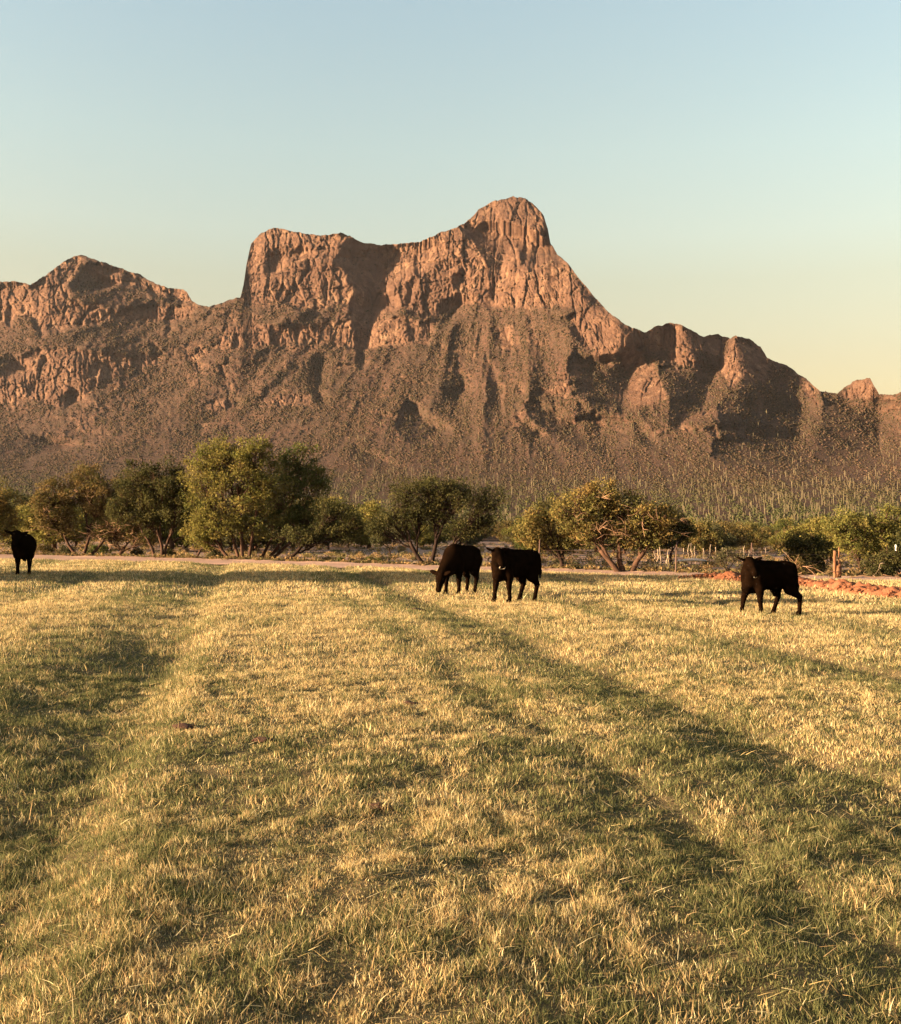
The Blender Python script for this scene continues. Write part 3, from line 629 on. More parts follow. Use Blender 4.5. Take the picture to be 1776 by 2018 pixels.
def tree(name, base, lobes, pal='olive', stems=None, bark='bark', dens=1.0, label='', cat='tree', seed=1, group=None, D=None, leafsize=.13, csig=.32, bare=0, limb=.11, low=0.0, depth=.85, origin_z=-.18, clusters=1.0):
    """base and lobes are given as photo pixels; converted at the tree's own distance to metres"""
    r_ = np.random.default_rng(seed)
    if D is None: gx, gy = gpt(*base)
    else:
        d = ray(*base); gx, gy = d[0]*D, D
    s = gy/F0
    C = []; R = []
    for (cx, cy, rx_, ry_) in lobes:
        C.append(((cx-base[0])*s, r_.uniform(-.25, .25)*rx_*s, (base[1]-cy)*s)); R.append((rx_*s, rx_*s*depth, ry_*s))
    C = np.array(C); R = np.array(R)
    root = empty(name, (gx, gy, origin_z))
    tag(root, label, cat, group)
    mb = MB(); cl_all = []
    tb = bareb = None
    stems = stems or [(0, 0)]
    st_s = sorted(stems); order = np.argsort(C[:, 0]); sg_of = {}; prim = []
    for q_, li in enumerate(order): sg_of[li] = min(len(st_s)-1, q_*len(st_s)//len(order))
    for ks, st in enumerate(st_s):
        own = [li for li in range(len(C)) if sg_of[li] == ks] or [0]
        mc = C[own].mean(0); p0 = np.array([st[0]*s, st[1]*s*.3, -.1]); p1 = p0+(mc-p0)*np.array([.62, .62, .50])
        t10 = np.linspace(0, 1, 10)[:, None]; L1 = np.linalg.norm(p1-p0)
        bow = np.array([r_.uniform(-.12, .12), r_.uniform(-.1, .1), -.10 if low else -.02])*L1
        pp0 = p0+(p1-p0)*t10+bow*np.sin(t10*PI)+r_.normal(size=(10, 3))*.012*L1*t10
        rad0 = limb*(1.05 if len(st_s) > 1 else 1.3)
        mb.tube(pp0, np.linspace(rad0, rad0*.6, 10), 8); prim.append(pp0)
    for li in range(len(C)):
        c_, R_ = C[li], R[li]
        ks = sg_of[li]; pp0 = prim[ks]; jn = r_.integers(5, 10); b0 = pp0[jn]
        tgt = c_-np.array([0, 0, R_[2]*.35])
        L = np.linalg.norm(tgt-b0)
        mid1 = b0+(tgt-b0)*.3+np.array([0, 0, .08*L])+r_.normal(size=3)*.05*L
        if low: mid1[2] *= (1-low)
        mid2 = b0+(tgt-b0)*.65+np.array([(tgt-b0)[0]*.08, 0, .02*L])+r_.normal(size=3)*.06*L
        tt = np.linspace(0, 1, 12)[:, None]
        path = (1-tt)**3*b0+3*(1-tt)**2*tt*mid1+3*(1-tt)*tt**2*mid2+tt**3*(tgt+np.array([0, 0, .3*R_[2]]))
        path += r_.normal(size=path.shape)*.018*L*np.sin(tt*PI)
        r0 = limb*.50*(.75+.5*min(1.5, R_[0]/1.5))
        mb.tube(path, np.linspace(r0, r0*.28, 12), 7)
        nc = max(6, int(clusters*27*(R_[0]*R_[2])**.75+6))
        dd = r_.normal(size=(nc, 3)); dd /= np.linalg.norm(dd, axis=1)[:, None]
        rad_ = r_.random(nc)**.38*np.where(r_.random(nc) < .22, 1.22, 1.0)
        cc_ = c_+dd*rad_[:, None]*R_*.88
        cc_ = cc_[cc_[:, 2] > .35*s*20]
        sub0 = None
        for k_ in range(len(cc_)):
            pr = r_.integers(4, 12); p0 = path[pr]; p1 = cc_[k_]
            m_ = (p0+p1)/2+np.array([0, 0, -.12])*np.linalg.norm(p1-p0)*r_.uniform(-1, 1)+r_.normal(size=3)*.08
            t5 = np.linspace(0, 1, 5)[:, None]
            pp = (1-t5)**2*p0+2*(1-t5)*t5*m_+t5**2*p1
            rb = limb*.28*r_.uniform(.5, 1.0)
            mb.tube(pp, np.linspace(rb, rb*.25, 5), 4)
            # twigs
            for _ in range(2):
                e_ = p1+r_.normal(size=3)*csig*.9
                mb.tube([pp[3], (pp[3]+e_)/2+r_.normal(size=3)*.05, e_], [rb*.4, rb*.3, rb*.1], 3)
        cl_all.append(cc_)
    o = mb.build('trunk', M[bark], root)
    CC = np.concatenate(cl_all)
    if dens > 0:
        V, q, col = leaf_quads(CC, int(80*dens), csig*.86, leafsize, PALS[pal], r_)
        mesh_obj('crown', V, quads=q, mat=M['leaf'], parent=root, col=col)
    if bare:
        tb = MB()
        for _ in range(bare):
            li = r_.integers(0, len(C)); c_ = C[li]+r_.normal(size=3)*R[li]*.35
            dirn = r_.normal(size=3); dirn[2] = abs(dirn[2])*.3-.1; dirn[1] = -abs(dirn[1])*.6; dirn /= np.linalg.norm(dirn)
            L = r_.uniform(.7, 1.6); k5 = np.linspace(0, 1, 6)[:, None]
            pp = c_+dirn*L*k5+r_.normal(size=(6, 3))*.05; pp[:, 2] -= (k5[:, 0]**2)*.25*L
            tb.tube(pp, np.linspace(.018, .005, 6), 4)
            for w_ in range(4):
                i_ = r_.integers(1, 5); e_ = pp[i_]+dirn*.4+r_.normal(size=3)*.22
                tb.tube([pp[i_], (pp[i_]+e_)/2+r_.normal(size=3)*.04, e_], [.009, .007, .003], 3)
        tb.build('bare_branches', M['twigs'], root)
    return root

HF = F0
tree('mesquite', (-20, 1093), [(-40, 1000, 60, 60), (0, 985, 38, 50), (10, 1030, 30, 40), (-60, 1040, 50, 45)], 'amber', label='mesquite cut off by the left edge behind the front-facing cow', seed=11)
tree('mesquite', (163, 1093), [(110, 975, 45, 45), (165, 950, 48, 48), (125, 1025, 45, 30), (205, 985, 40, 45), (240, 960, 30, 35), (90, 1000, 30, 40), (235, 1010, 35, 30)], 'rust', stems=[(-4, 0), (0, 0), (5, 0)], bare=26, label='brownish mesquite with twiggy bare boughs, second from the left edge', seed=12, limb=.10, dens=.95, clusters=1.3)
tree('mesquite', (238, 1096), [(225, 1040, 30, 25), (262, 1035, 30, 25), (205, 1045, 20, 20), (290, 1055, 22, 18)], 'rust', dens=.5, bare=40, label='small half-bare mesquite with reddish trunk between two bigger trees', seed=13, limb=.12)
tree('mesquite', (315, 1098), [(270, 945, 45, 45), (320, 940, 50, 48), (345, 1000, 45, 48), (285, 1010, 50, 45), (240, 990, 30, 45), (350, 955, 30, 40)], 'dark', stems=[(-8, 0), (2, 0), (10, 0)], label='dark green mesquite just left of the tallest tree', seed=14, dens=.95, limb=.09, clusters=1.25)
tree('mesquite', (390, 1100), [(372, 1050, 20, 22), (402, 1045, 20, 22), (415, 1060, 16, 18)], 'olive', label='small mesquite sapling under the left side of the tallest tree', seed=15, limb=.06, leafsize=.11, csig=.22)
tree('mesquite', (470, 1102), [(455, 895, 62, 42), (400, 940, 48, 50), (470, 950, 62, 55), (525, 935, 42, 50), (392, 1000, 38, 45), (440, 1015, 50, 45), (500, 1020, 50, 42), (420, 890, 38, 35), (500, 880, 35, 30), (400, 1052, 28, 22)], 'olive', stems=[(-6, 0), (2, 0), (10, 0), (20, 0)], label='tallest and brightest olive mesquite, left of centre', seed=16, dens=.92, limb=.10, csig=.34)
tree('mesquite', (520, 1101), [(585, 905, 45, 42), (560, 960, 45, 45), (615, 945, 38, 45), (560, 1020, 45, 35), (610, 1010, 48, 42), (640, 1020, 40, 35)], 'green', stems=[(-12, 20), (0, 20), (4, 20)], label='shadowy green mesquite merging with the right side of the tallest tree', seed=17, dens=.85, limb=.10, csig=.34)
tree('mesquite', (508, 1104), [(590, 1045, 50, 18), (650, 1030, 48, 32), (695, 1025, 32, 32), (660, 1000, 40, 25)], 'dark', bark='dark_bark', low=.45, label='mesquite with low boughs leaning far right, beside the tallest tree', seed=18, dens=.85, limb=.10)
tree('mesquite', (845, 1113), [(800, 965, 40, 28), (845, 955, 42, 28), (900, 970, 45, 32), (955, 975, 42, 26), (775, 1010, 32, 28), (950, 1010, 36, 30), (860, 1000, 40, 30), (745, 1035, 24, 20), (910, 1030, 38, 22), (870, 962, 70, 30), (820, 1005, 50, 26)], 'dark', stems=[(-2, 0), (2, 0), (14, 0)], bark='dark_bark', dens=.78, label='lone airy dark mesquite with spreading black limbs behind the grazing calf', seed=19, limb=.12, leafsize=.11, csig=.36, clusters=1.25)
tree('mesquite', (772, 1094), [(760, 1050, 22, 18), (785, 1045, 22, 20), (745, 1060, 14, 14)], 'grey', bark='dark_bark', dens=.8, label='small grey shrubby tree left of the lone dark mesquite', seed=20, limb=.06, csig=.25)
tree('mesquite', (1232, 1126), [(1180, 965, 48, 34), (1130, 1005, 45, 36), (1225, 985, 42, 36), (1265, 1010, 40, 38), (1180, 1020, 45, 36), (1290, 1040, 36, 32), (1235, 1045, 40, 30), (1310, 1015, 26, 28), (1160, 1045, 30, 22)], 'amber', stems=[(-6, 0), (2, 0), (10, 0)], bare=30, label='broad amber mesquite with reddish trunks right of the calves', seed=21, limb=.14, csig=.33)
tree('mesquite', (1106, 1121), [(1070, 1010, 34, 32), (1110, 990, 34, 30), (1045, 1040, 32, 28), (1095, 1050, 36, 26), (1140, 1040, 28, 28)], 'amber', bark='dark_bark', label='rounded yellow-green mesquite directly behind the standing middle calf', seed=22, csig=.3, limb=.09)
tree('mesquite', (1325, 1112), [(1325, 1030, 30, 26), (1350, 1045, 22, 22), (1300, 1050, 24, 24)], 'dark', bark='dark_bark', label='dark low mesquite showing behind the right edge of the broad amber one', seed=23, D=62, limb=.08)
tree('mesquite', (1700, 1130), [(1660, 1035, 38, 30), (1710, 1040, 40, 34), (1755, 1030, 38, 32), (1680, 1075, 45, 30), (1735, 1085, 45, 35)], 'olive', stems=[(0, 0), (10, 0)], label='olive mesquite behind the split wooden post near the right edge', seed=24, D=52, csig=.3)
tree('mesquite', (1790, 1136), [(1770, 1085, 40, 40), (1810, 1060, 50, 45), (1730, 1105, 28, 28)], 'dark', label='dark mesquite cut off by the right edge', seed=25, csig=.3)
tree('mesquite', (1590, 1128), [(1575, 1070, 34, 32), (1612, 1080, 30, 34), (1560, 1100, 26, 24), (1610, 1110, 26, 18)], 'dark', bark='dark_bark', label='dark bushy mesquite right of the rightmost calf', seed=26, csig=.28)
tree('bush', (1590, 1134), [(1572, 1112, 20, 18), (1592, 1115, 18, 16)], 'rust', dens=.8, label='rusty orange bush behind the rump of the rightmost calf', cat='bush', seed=27, csig=.2, limb=.04, leafsize=.09, bare=8)
tree('bush', (1440, 1131), [(1430, 1082, 18, 16), (1455, 1085, 16, 16), (1420, 1098, 12, 12)], 'grey', bark='dark_bark', dens=.35, label='sparse grey bush with many thin stems left of the rightmost calf', cat='bush', seed=28, csig=.2, limb=.045, leafsize=.08, clusters=2)
# trees standing left of the frame: their long shadows cross the pasture
for i, (tx_, ty_, hh) in enumerate(((-19.5, 30.6, 3.6), (-24, 28.0, 4.6), (-29.5, 26.4, 5.8), (-20.5, 34.2, 3.8), (-26.5, 31.4, 5.6), (-31.5, 29.4, 6.6), (-37.5, 27.0, 7.4), (-44, 25.6, 8.4))):
    d = (tx_/ty_)*F0+W0/2
    s_ = F0/ty_
    by = 1047.5+(d-888)*.01396+CAMZ*s_
    tree('mesquite', (d, by), [(d-.9*s_, by-hh*.62*s_, 1.4*s_, hh*.22*s_), (d+.9*s_, by-hh*.60*s_, 1.4*s_, hh*.24*s_), (d, by-hh*.78*s_, 1.5*s_, hh*.22*s_), (d, by-hh*.45*s_, 1.4*s_, hh*.18*s_)], 'olive',
         label='mesquite standing in the pasture out of the photo to the left', seed=130+i, D=ty_, dens=1.2, group='mesquites left of the frame')

# small bushes along the road
bl = [(195, 1092, 26, 16, 'green', 'round green bush between the two leftmost trunks'), (333, 1097, 13, 14, 'dark', 'dark bush right of the dark mesquite trunk'),
      (272, 1095, 16, 14, 'grey', 'greyish bush between the half-bare tree and the dark one'), (425, 1100, 16, 14, 'grey', 'greyish bush left of the tallest tree trunks'),
      (672, 1106, 9, 8, 'green', 'small round green bush, left one of two below the leaning boughs'), (735, 1109, 20, 11, 'green', 'wider dark green bush, right one of two in the open gap'),
      (130, 1091, 20, 14, 'grey', 'greyish bush left of the brownish mesquite trunk'), (90, 1090, 22, 16, 'rust', 'brown bush just right of the front-facing cow'),
      (655, 1107, 6, 4, 'dark', 'tiny dark bush beside the small round green one'), (1140, 1122, 24, 10, 'grey', 'low grey bush between the yellow-green and amber trees'),
      (1520, 1130, 26, 20, 'grey', 'grey bush behind the back of the rightmost calf'), (1668, 1134, 12, 8, 'dark', 'low dark bush right of the split post'),
      (1740, 1137, 26, 18, 'dark', 'dark bush left of the thin white-topped post')]
for i, (bx, by, rx_, ry_, pl, lb) in enumerate(bl):
    tree('bush', (bx, by), [(bx-rx_*.4, by-ry_*.75, rx_*.6, ry_*.75), (bx+rx_*.4, by-ry_*.7, rx_*.6, ry_*.7), (bx, by-ry_, rx_*.6, ry_*.8)], pl, label=lb, cat='bush', seed=200+i, csig=.16, limb=.025, leafsize=.085, clusters=1.6, dens=.7)

# desert trees in the band behind: a few kinds, copied with their parts
protos = []
for i, pl in enumerate(('olive', 'green', 'amber', 'grey', 'dark', 'rust')):
    dd = 100.0; s_ = F0/dd; bx, by = 888, 1100
    t_ = tree('desert_tree', (bx, by), [(bx-1.3*s_, by-2.0*s_, 1.3*s_, .9*s_), (bx+1.2*s_, by-1.9*s_, 1.3*s_, .9*s_), (bx, by-2.7*s_, 1.3*s_, .8*s_), (bx-.3*s_, by-1.2*s_, 1.9*s_, .7*s_)], pl, seed=300+i, D=dd, leafsize=.19, dens=.75, csig=.4, label='x', cat='tree')
    protos.append(t_)
def copy_tree(o):
    c_ = o.copy(); COL.objects.link(c_)
    for ch in o.children:
        d_ = ch.copy(); COL.objects.link(d_); d_.parent = c_
    return c_
def gz(x, y):   # height of the terrain along the bajada
    return max(-.2, (y-190)*.03) if y > 190 else -.2
iu_c = lambda x, y: x/y
band = []
rb = random.Random(3)
for _ in range(230):
    y_ = 72+150*rb.random()**1.5; tx_ = rb.uniform(-.47, .47)
    px_ = tx_*F0+888
    if px_ > 1250 and px_ < 1560 and y_ < 92: continue
    if 560 < px_ < 760 and y_ < 95: continue
    if px_ < 560 and y_ < 76: continue
    if 700 < px_ < 1020 and y_ < 100: continue
    band.append((tx_*y_, y_))
for k_, (x_, y_) in enumerate(band):
    kd_ = k_ if k_ < 6 else rb.choice([0, 1, 2, 3, 3, 0, 5, 1])
    o = protos[k_] if k_ < 6 else copy_tree(protos[kd_])
    o.location = (x_, y_, -.3)
    sc_ = rb.uniform(.55, 1.05)*(.8+y_/400)*(1.35 if x_/y_ < -.05 else 1.05); o.scale = (sc_*rb.uniform(.9, 1.3), sc_, sc_); o.rotation_euler = (0, 0, rb.uniform(-.5, .5))
    kw_ = ('olive', 'green', 'yellowish', 'greyish', 'dark green', 'rusty brown')[kd_]
    tag(o, 'low bushy %s desert tree in the band between the near mesquites and the mountain' % kw_, 'tree', kw_+' desert trees in the band behind the near mesquites')

# dry tufts under the trees
pts = []
r_ = np.random.default_rng(77)
tx_ = r_.uniform(-.5, .5, 2600); yy_ = 42+120*r_.random(2600)**1.5
keep = yy_ > yedge(tx_*yy_, Rd)+.6
px_ = np.stack([tx_*yy_, yy_, np.full(2600, -.25)], -1)[keep]
ex_ = r_.uniform(-26, 22, 1500); sd_e = r_.random(1500) < .6
ey_ = np.where(sd_e, yedge(ex_, Rd)+r_.normal(.1, .35, 1500), yedge(ex_)+np.abs(r_.normal(0, .5, 1500)))
px_ = np.concatenate([px_, np.stack([ex_, ey_, np.where(sd_e, -.16, -.12)], -1)[sd_e][:420]])
V, q, col = leaf_quads(px_+np.array([0, 0, .12]), 46, .26, .16, [[.34, .22, .10], [.26, .17, .08], [.20, .16, .07], [.13, .11, .05]], r_, flat=.55)
tag(mesh_obj('dry_ground_cover', V, quads=q, mat=M['leaf'], col=col), 'dry tufts and litter on the desert floor under the trees', 'ground cover', kind='stuff')

# ------------------------------------------------------------------ grass
def blades(xr, n, D0, D1, ht, wd, seedo, kind, tri=False):
    r_ = np.random.default_rng(seedo)
    yy = np.sqrt(r_.random(n)*(D1**2-D0**2)+D0**2)
    xx = r_.uniform(-1, 1, n)*(.50*yy+2.6*np.clip((14-yy)/8, .15, 1))
    ok = (yy < yedge(xx)-.05); xx = xx[ok]; yy = yy[ok]; n = len(xx)
    s = xx+yy*TAN11
    g_ = np.zeros(n)
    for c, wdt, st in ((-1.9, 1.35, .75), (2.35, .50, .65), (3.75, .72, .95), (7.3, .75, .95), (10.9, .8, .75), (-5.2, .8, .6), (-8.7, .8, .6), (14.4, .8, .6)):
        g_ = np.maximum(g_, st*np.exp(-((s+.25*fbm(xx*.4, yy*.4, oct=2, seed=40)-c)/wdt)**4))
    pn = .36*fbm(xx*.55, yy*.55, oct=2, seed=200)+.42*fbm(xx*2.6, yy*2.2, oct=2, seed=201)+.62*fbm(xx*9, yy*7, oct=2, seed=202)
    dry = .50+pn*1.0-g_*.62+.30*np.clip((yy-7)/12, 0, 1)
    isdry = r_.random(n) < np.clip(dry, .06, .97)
    clump = np.clip(.85+.55*fbm(xx*3.2, yy*2.6, oct=2, seed=203)+.5*fbm(xx*11, yy*11, oct=1, seed=204), .35, 1.9)
    H = ht*r_.uniform(.35, 1.15, n)*clump
    if kind == 'litter': isdry[:] = True; H = ht*r_.uniform(.5, 1.4, n)
    tall = (r_.random(n) < .02) & isdry; H = np.where(tall, H*1.9, H)
    w_ = wd*r_.uniform(.6, 1.4, n)
    az = r_.uniform(0, 2*PI, n); lean = np.abs(r_.normal(0, .42, n)); 
    if kind == 'litter': lean = r_.uniform(1.15, 1.5, n)
    flat_ = (r_.random(n) < .26); lean = np.where(flat_, r_.uniform(.9, 1.4, n), lean)
    dirv = np.stack([np.cos(az)*np.sin(lean), np.sin(az)*np.sin(lean), np.cos(lean)], -1)
    bend = np.stack([np.cos(az), np.sin(az), -.35*np.ones(n)], -1)*(H*r_.uniform(.05, .35, n))[:, None]
    fa = r_.uniform(0, PI, n); sv = np.stack([np.cos(fa), np.sin(fa), np.zeros(n)], -1)*w_[:, None]*.5
    b = np.stack([xx, yy, hfield(xx, yy)-.004], -1)
    if kind == 'litter': b[:, 2] += r_.uniform(.01, .045, n)
    md = b+dirv*(H*.55)[:, None]+bend*.25; tp = b+dirv*H[:, None]+bend
    tp[:, 2] = np.maximum(tp[:, 2], b[:, 2]+.006)
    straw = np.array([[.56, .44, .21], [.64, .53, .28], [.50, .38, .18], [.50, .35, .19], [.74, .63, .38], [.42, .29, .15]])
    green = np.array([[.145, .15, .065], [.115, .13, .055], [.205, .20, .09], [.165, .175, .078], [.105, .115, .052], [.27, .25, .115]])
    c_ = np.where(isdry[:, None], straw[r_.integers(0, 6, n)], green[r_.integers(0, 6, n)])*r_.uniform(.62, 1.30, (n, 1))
    if tri:
        V = np.stack([b-sv, b+sv, tp], 1); return V.reshape(-1, 3), np.zeros((0, 4), int), np.arange(n*3).reshape(-1, 3), np.repeat(c_, 3, 0)
    V = np.stack([b-sv, b+sv, md+sv*.8, md-sv*.8, tp], 1)
    i = (np.arange(n)*5)[:, None]
    return V.reshape(-1, 3), i+np.array([[0, 1, 2, 3]]), i+np.array([[3, 2, 4]]), np.repeat(c_, 5, 0)

parts = []
for (n_, a_, b__, h_, w_, sd, kd, tr) in ((560000, 2.4, 6, .052, .0033, 1, 'g', False), (520000, 6, 12, .058, .0050, 2, 'g', False), (430000, 12, 25, .080, .0095, 3, 'g', True), (560000, 25, 62, .11, .018, 4, 'g', True),
                                         (15000, 2.6, 7, .075, .0028, 5, 'litter', False), (20000, 7, 20, .10, .0048, 6, 'litter', False)):
    parts.append(blades(None, n_, a_, b__, h_, w_, sd, kd, tr))
nv = 0; VV = []; QQ = []; TT = []; CCc = []
for V, q, t, c_ in parts:
    VV.append(V); QQ.append(q+nv); TT.append(t+nv); CCc.append(c_); nv += len(V)
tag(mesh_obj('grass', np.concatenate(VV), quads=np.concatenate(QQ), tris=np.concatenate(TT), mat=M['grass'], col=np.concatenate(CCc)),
    'short straw-coloured and green pasture grass covering the field', 'grass', kind='stuff')

# ------------------------------------------------------------------ red soil berm
bp = [gpt(*p) for p in ((1350, 1139), (1400, 1141), (1480, 1146), (1560, 1152), (1640, 1161), (1700, 1169), (1790, 1178), (1900, 1188), (2050, 1200))]
bp = np.array(bp); ns = 620; nt_ = 22
tl = np.linspace(0, len(bp)-1, ns); cx_ = np.interp(tl, range(len(bp)), bp[:, 0]); cy_ = np.interp(tl, range(len(bp)), bp[:, 1])
tg = np.stack([np.gradient(cx_), np.gradient(cy_)], -1); tg /= np.linalg.norm(tg, axis=1)[:, None]; nrm = np.stack([-tg[:, 1], tg[:, 0]], -1)
tv = np.linspace(-1, 1, nt_); BW = .62
hprof = np.clip(1-tv**2, 0, 1)[None, :]*(.17+.13*fbm(cx_*1.5, cy_*1.5, oct=2, seed=30))[:, None]*np.clip(tl/.8, .15, 1)[:, None]
bx_ = cx_[:, None]+nrm[:, :1]*tv[None, :]*BW; by_ = cy_[:, None]+nrm[:, 1:]*tv[None, :]*BW
hh = hprof+(.14*ridged(bx_*2.6, by_*2.6, oct=3, seed=31)+.05*fbm(bx_*9, by_*9, oct=2, seed=32))*np.clip((1-np.abs(tv[None, :]))*2.5, 0, 1)*np.clip(tl/.8, .3, 1)[:, None]-.03
mb = MB()
mb.add(np.stack([bx_, by_, hh], -1).reshape(-1, 3), grid_quads(ns, nt_), np.zeros((0, 3), int))
ico_v = np.array([(1, 0, 0), (-1, 0, 0), (0, 1, 0), (0, -1, 0), (0, 0, 1), (0, 0, -1)], float)
ico_t = np.array([(0, 2, 4), (2, 1, 4), (1, 3, 4), (3, 0, 4), (2, 0, 5), (1, 2, 5), (3, 1, 5), (0, 3, 5)])
# finer clod shape by subdividing the octahedron once
def subdiv(V, T):
    V = list(map(tuple, V)); d = {}; out_ = []
    def mid(a_, b_):
        k_ = (min(a_, b_), max(a_, b_))
        if k_ not in d:
            p_ = np.add(V[a_], V[b_])/2; p_ /= np.linalg.norm(p_); d[k_] = len(V); V.append(tuple(p_))
        return d[k_]
    for a_, b_, c_ in T:
        x, y, z = mid(a_, b_), mid(b_, c_), mid(c_, a_); out_ += [(a_, x, z), (x, b_, y), (z, y, c_), (x, y, z)]
    return np.array(V), np.array(out_)
sv_, st_ = subdiv(ico_v, ico_t)
for _ in range(650):
    i_ = random.randrange(ns); w_ = random.gauss(0, .42); r0 = random.uniform(.02, .065)
    p_ = np.array([cx_[i_]+nrm[i_, 0]*w_*BW*1.5, cy_[i_]+nrm[i_, 1]*w_*BW*1.5, max(0, .16*(1-w_**2))*min(1, tl[i_]+.2)+r0*.3])
    mb.add(p_+sv_*r0*rng.uniform(.7, 1.25, (len(sv_), 1))*[1.2, 1, .8], np.zeros((0, 4), int), st_)
tag(mb.build('soil_berm', M['clods'], smooth=False), 'long low ridge of red-orange dug soil clods at the right field edge', 'soil ridge')

# manure pats in the grass
for i, (px_, py_, r0, lb) in enumerate(((362, 1437, .13, 'brown cow pat on the left near a darker strip of grass'), (520, 1466, .12, 'nearest dark cow pat with straw beside it, left of centre'), (821, 1201, .22, 'small brown cow pat in front of the grazing calf'), (927, 1252, .16, 'dark cow pat on the shaded strip below the middle calf'), (745, 1598, .10, 'nearest broken cow pat half hidden in the grass, low in the picture'), (808, 1386, .11, 'reddish cow pat in the grass right of centre-left strips'))):
    x_, y_ = gpt(px_, py_)
    v_, t_ = subdiv(sv_, st_)
    n_ = vnoise(v_[:, 0]*2.2+i, v_[:, 1]*2.2, v_[:, 2]*2.2, 9)
    v_ = v_*(1+.4*n_)[:, None]*[r0*.7, r0*.5, r0*.22]
    o = mesh_obj('cow_pat', v_, tris=t_, mat=M['manure'], smooth=True); o.location = (x_, y_, float(hfield(np.array([x_]), np.array([y_]))[0])+.012)
    tag(o, lb, 'cow pat')

# ------------------------------------------------------------------ fences, posts, logs
def wob_post(mb, x, y, z0, h, r0, wob=.05, sides=6, rr=None):
    n_ = 7; zz = np.linspace(0, h, n_)
    off_ = np.cumsum(np.random.default_rng(int(abs(x*97)+y*13)).normal(size=(n_, 2))*wob*.35, 0)
    mb.tube(np.stack([x+off_[:, 0]-off_[0, 0], y+off_[:, 1]-off_[0, 1], z0+zz], -1), np.linspace(r0, r0*.75, n_), sides)
fx0, fy0 = gpt(1284, 1103); fx1, fy1 = gpt(1520, 1108)
sf = empty('stick_fence', (fx0, fy0, -.25))
tag(sf, 'rough fence of thin crooked pale sticks across the bare ground on the right', 'fence')
rp = random.Random(8)
fpx = [1287, 1296, 1303, 1311, 1316, 1324, 1335, 1343, 1353, 1362, 1371, 1379, 1387, 1396, 1404, 1414, 1423, 1431, 1440, 1451, 1462, 1473, 1484, 1498, 1510, 1522]
tops = []
for k_, fp in enumerate(fpx):
    t_ = (fp-1284)/(1520-1284.); x_ = fx0+(fx1-fx0)*t_; y_ = fy0+(fy1-fy0)*t_
    d = ray(fp, 1100); x_ = d[0]*y_
    mb = MB(); h_ = rp.uniform(.85, 1.35); x_ += rp.uniform(-.15, .15)
    wob_post(mb, x_-fx0, y_-fy0+rp.uniform(-.5, .5), 0, h_, rp.uniform(.022, .038), .12)
    mb.build('post', M['pale_wood'], sf); tops.append((x_-fx0, y_-fy0, .75))
for zz in (.35, .6, .85):
    mb = MB(); mb.tube([(p[0], p[1], zz+rp.uniform(-.02, .02)) for p in tops], [.012]*len(tops), 4); mb.build('wire', M['steel'], sf)
# roadside fence
rf = [(1332, 1128, 'dark'), (1480, 1131, 'dark'), (1768, 1136, 'white'), (1062, 1123, 'dark')]
o0 = gpt(1332, 1128); re_ = empty('wire_fence', (o0[0], o0[1], -.2)); tag(re_, 'thin wire fence on dark steel posts along the far side of the road', 'fence')
pp_ = []
for (px_, py_, kd) in sorted(rf):
    x_, y_ = gpt(px_, py_); mb = MB(); h_ = 1.5
    mb.add(*tube([(x_-o0[0], y_-o0[1], 0), (x_-o0[0]+.01, y_-o0[1], h_*.5), (x_-o0[0]+(.03 if kd == 'dark' else -.05), y_-o0[1], h_)], [.035, .035, .03], 5))
    po = mb.build('post', M['steel'], re_); pp_.append((x_-o0[0], y_-o0[1]))
    if kd == 'white':
        mb = MB(); mb.tube([(x_-o0[0]-.04, y_-o0[1], h_-.27), (x_-o0[0]-.052, y_-o0[1], h_+.01)], [.04, .04], 6); mb.build('post_top', M['white'], re_)
for zz in (.45, .75, 1.05):
    mb = MB(); mb.tube([(p[0], p[1], zz) for p in pp_], [.006]*len(pp_), 4); mb.build('wire', M['steel'], re_)
# split wooden post
x_, y_ = gpt(1650, 1137); wp = empty('split_post', (x_, y_, -.05)); s_ = y_/F0
tag(wp, 'weathered orange-brown split wooden post, tall slab beside a shorter thick one', 'post')
def slab(w0, h, x0, th, sd):
    mb = MB(); r2 = np.random.default_rng(sd); n_ = 9; sides = 9
    zz = np.linspace(0, h, n_); p_ = np.stack([x0+r2.normal(size=n_)*.008, r2.normal(size=n_)*.008, zz], -1)
    V, q, t = tube(p_, np.full(n_, 1.0), sides)
    c_ = np.repeat(p_, sides, 0); c_ = np.concatenate([c_, p_[-1:]])
    V = c_+(V-c_)*[w0, th, 1]*(1+.12*r2.normal(size=(len(V), 1)))
    mb.add(V, q, t); return mb
slab(.06, 54*s_, -.10, .06, 1).build('tall_slab', M['post_wood'], wp)
slab(.105, 29*s_, .06, .10, 2).build('short_slab', M['post_wood'], wp)
slab(.035, 52*s_, .06, .03, 4).build('thin_stake', M['post_wood'], wp)
mb = MB(); an = np.linspace(0, 2*PI, 20); mb.tube([(.02+.31*math.cos(a_), .17*math.sin(a_), .27) for a_ in an], [.012]*20, 4); mb.build('wire_wrap', M['steel'], wp)
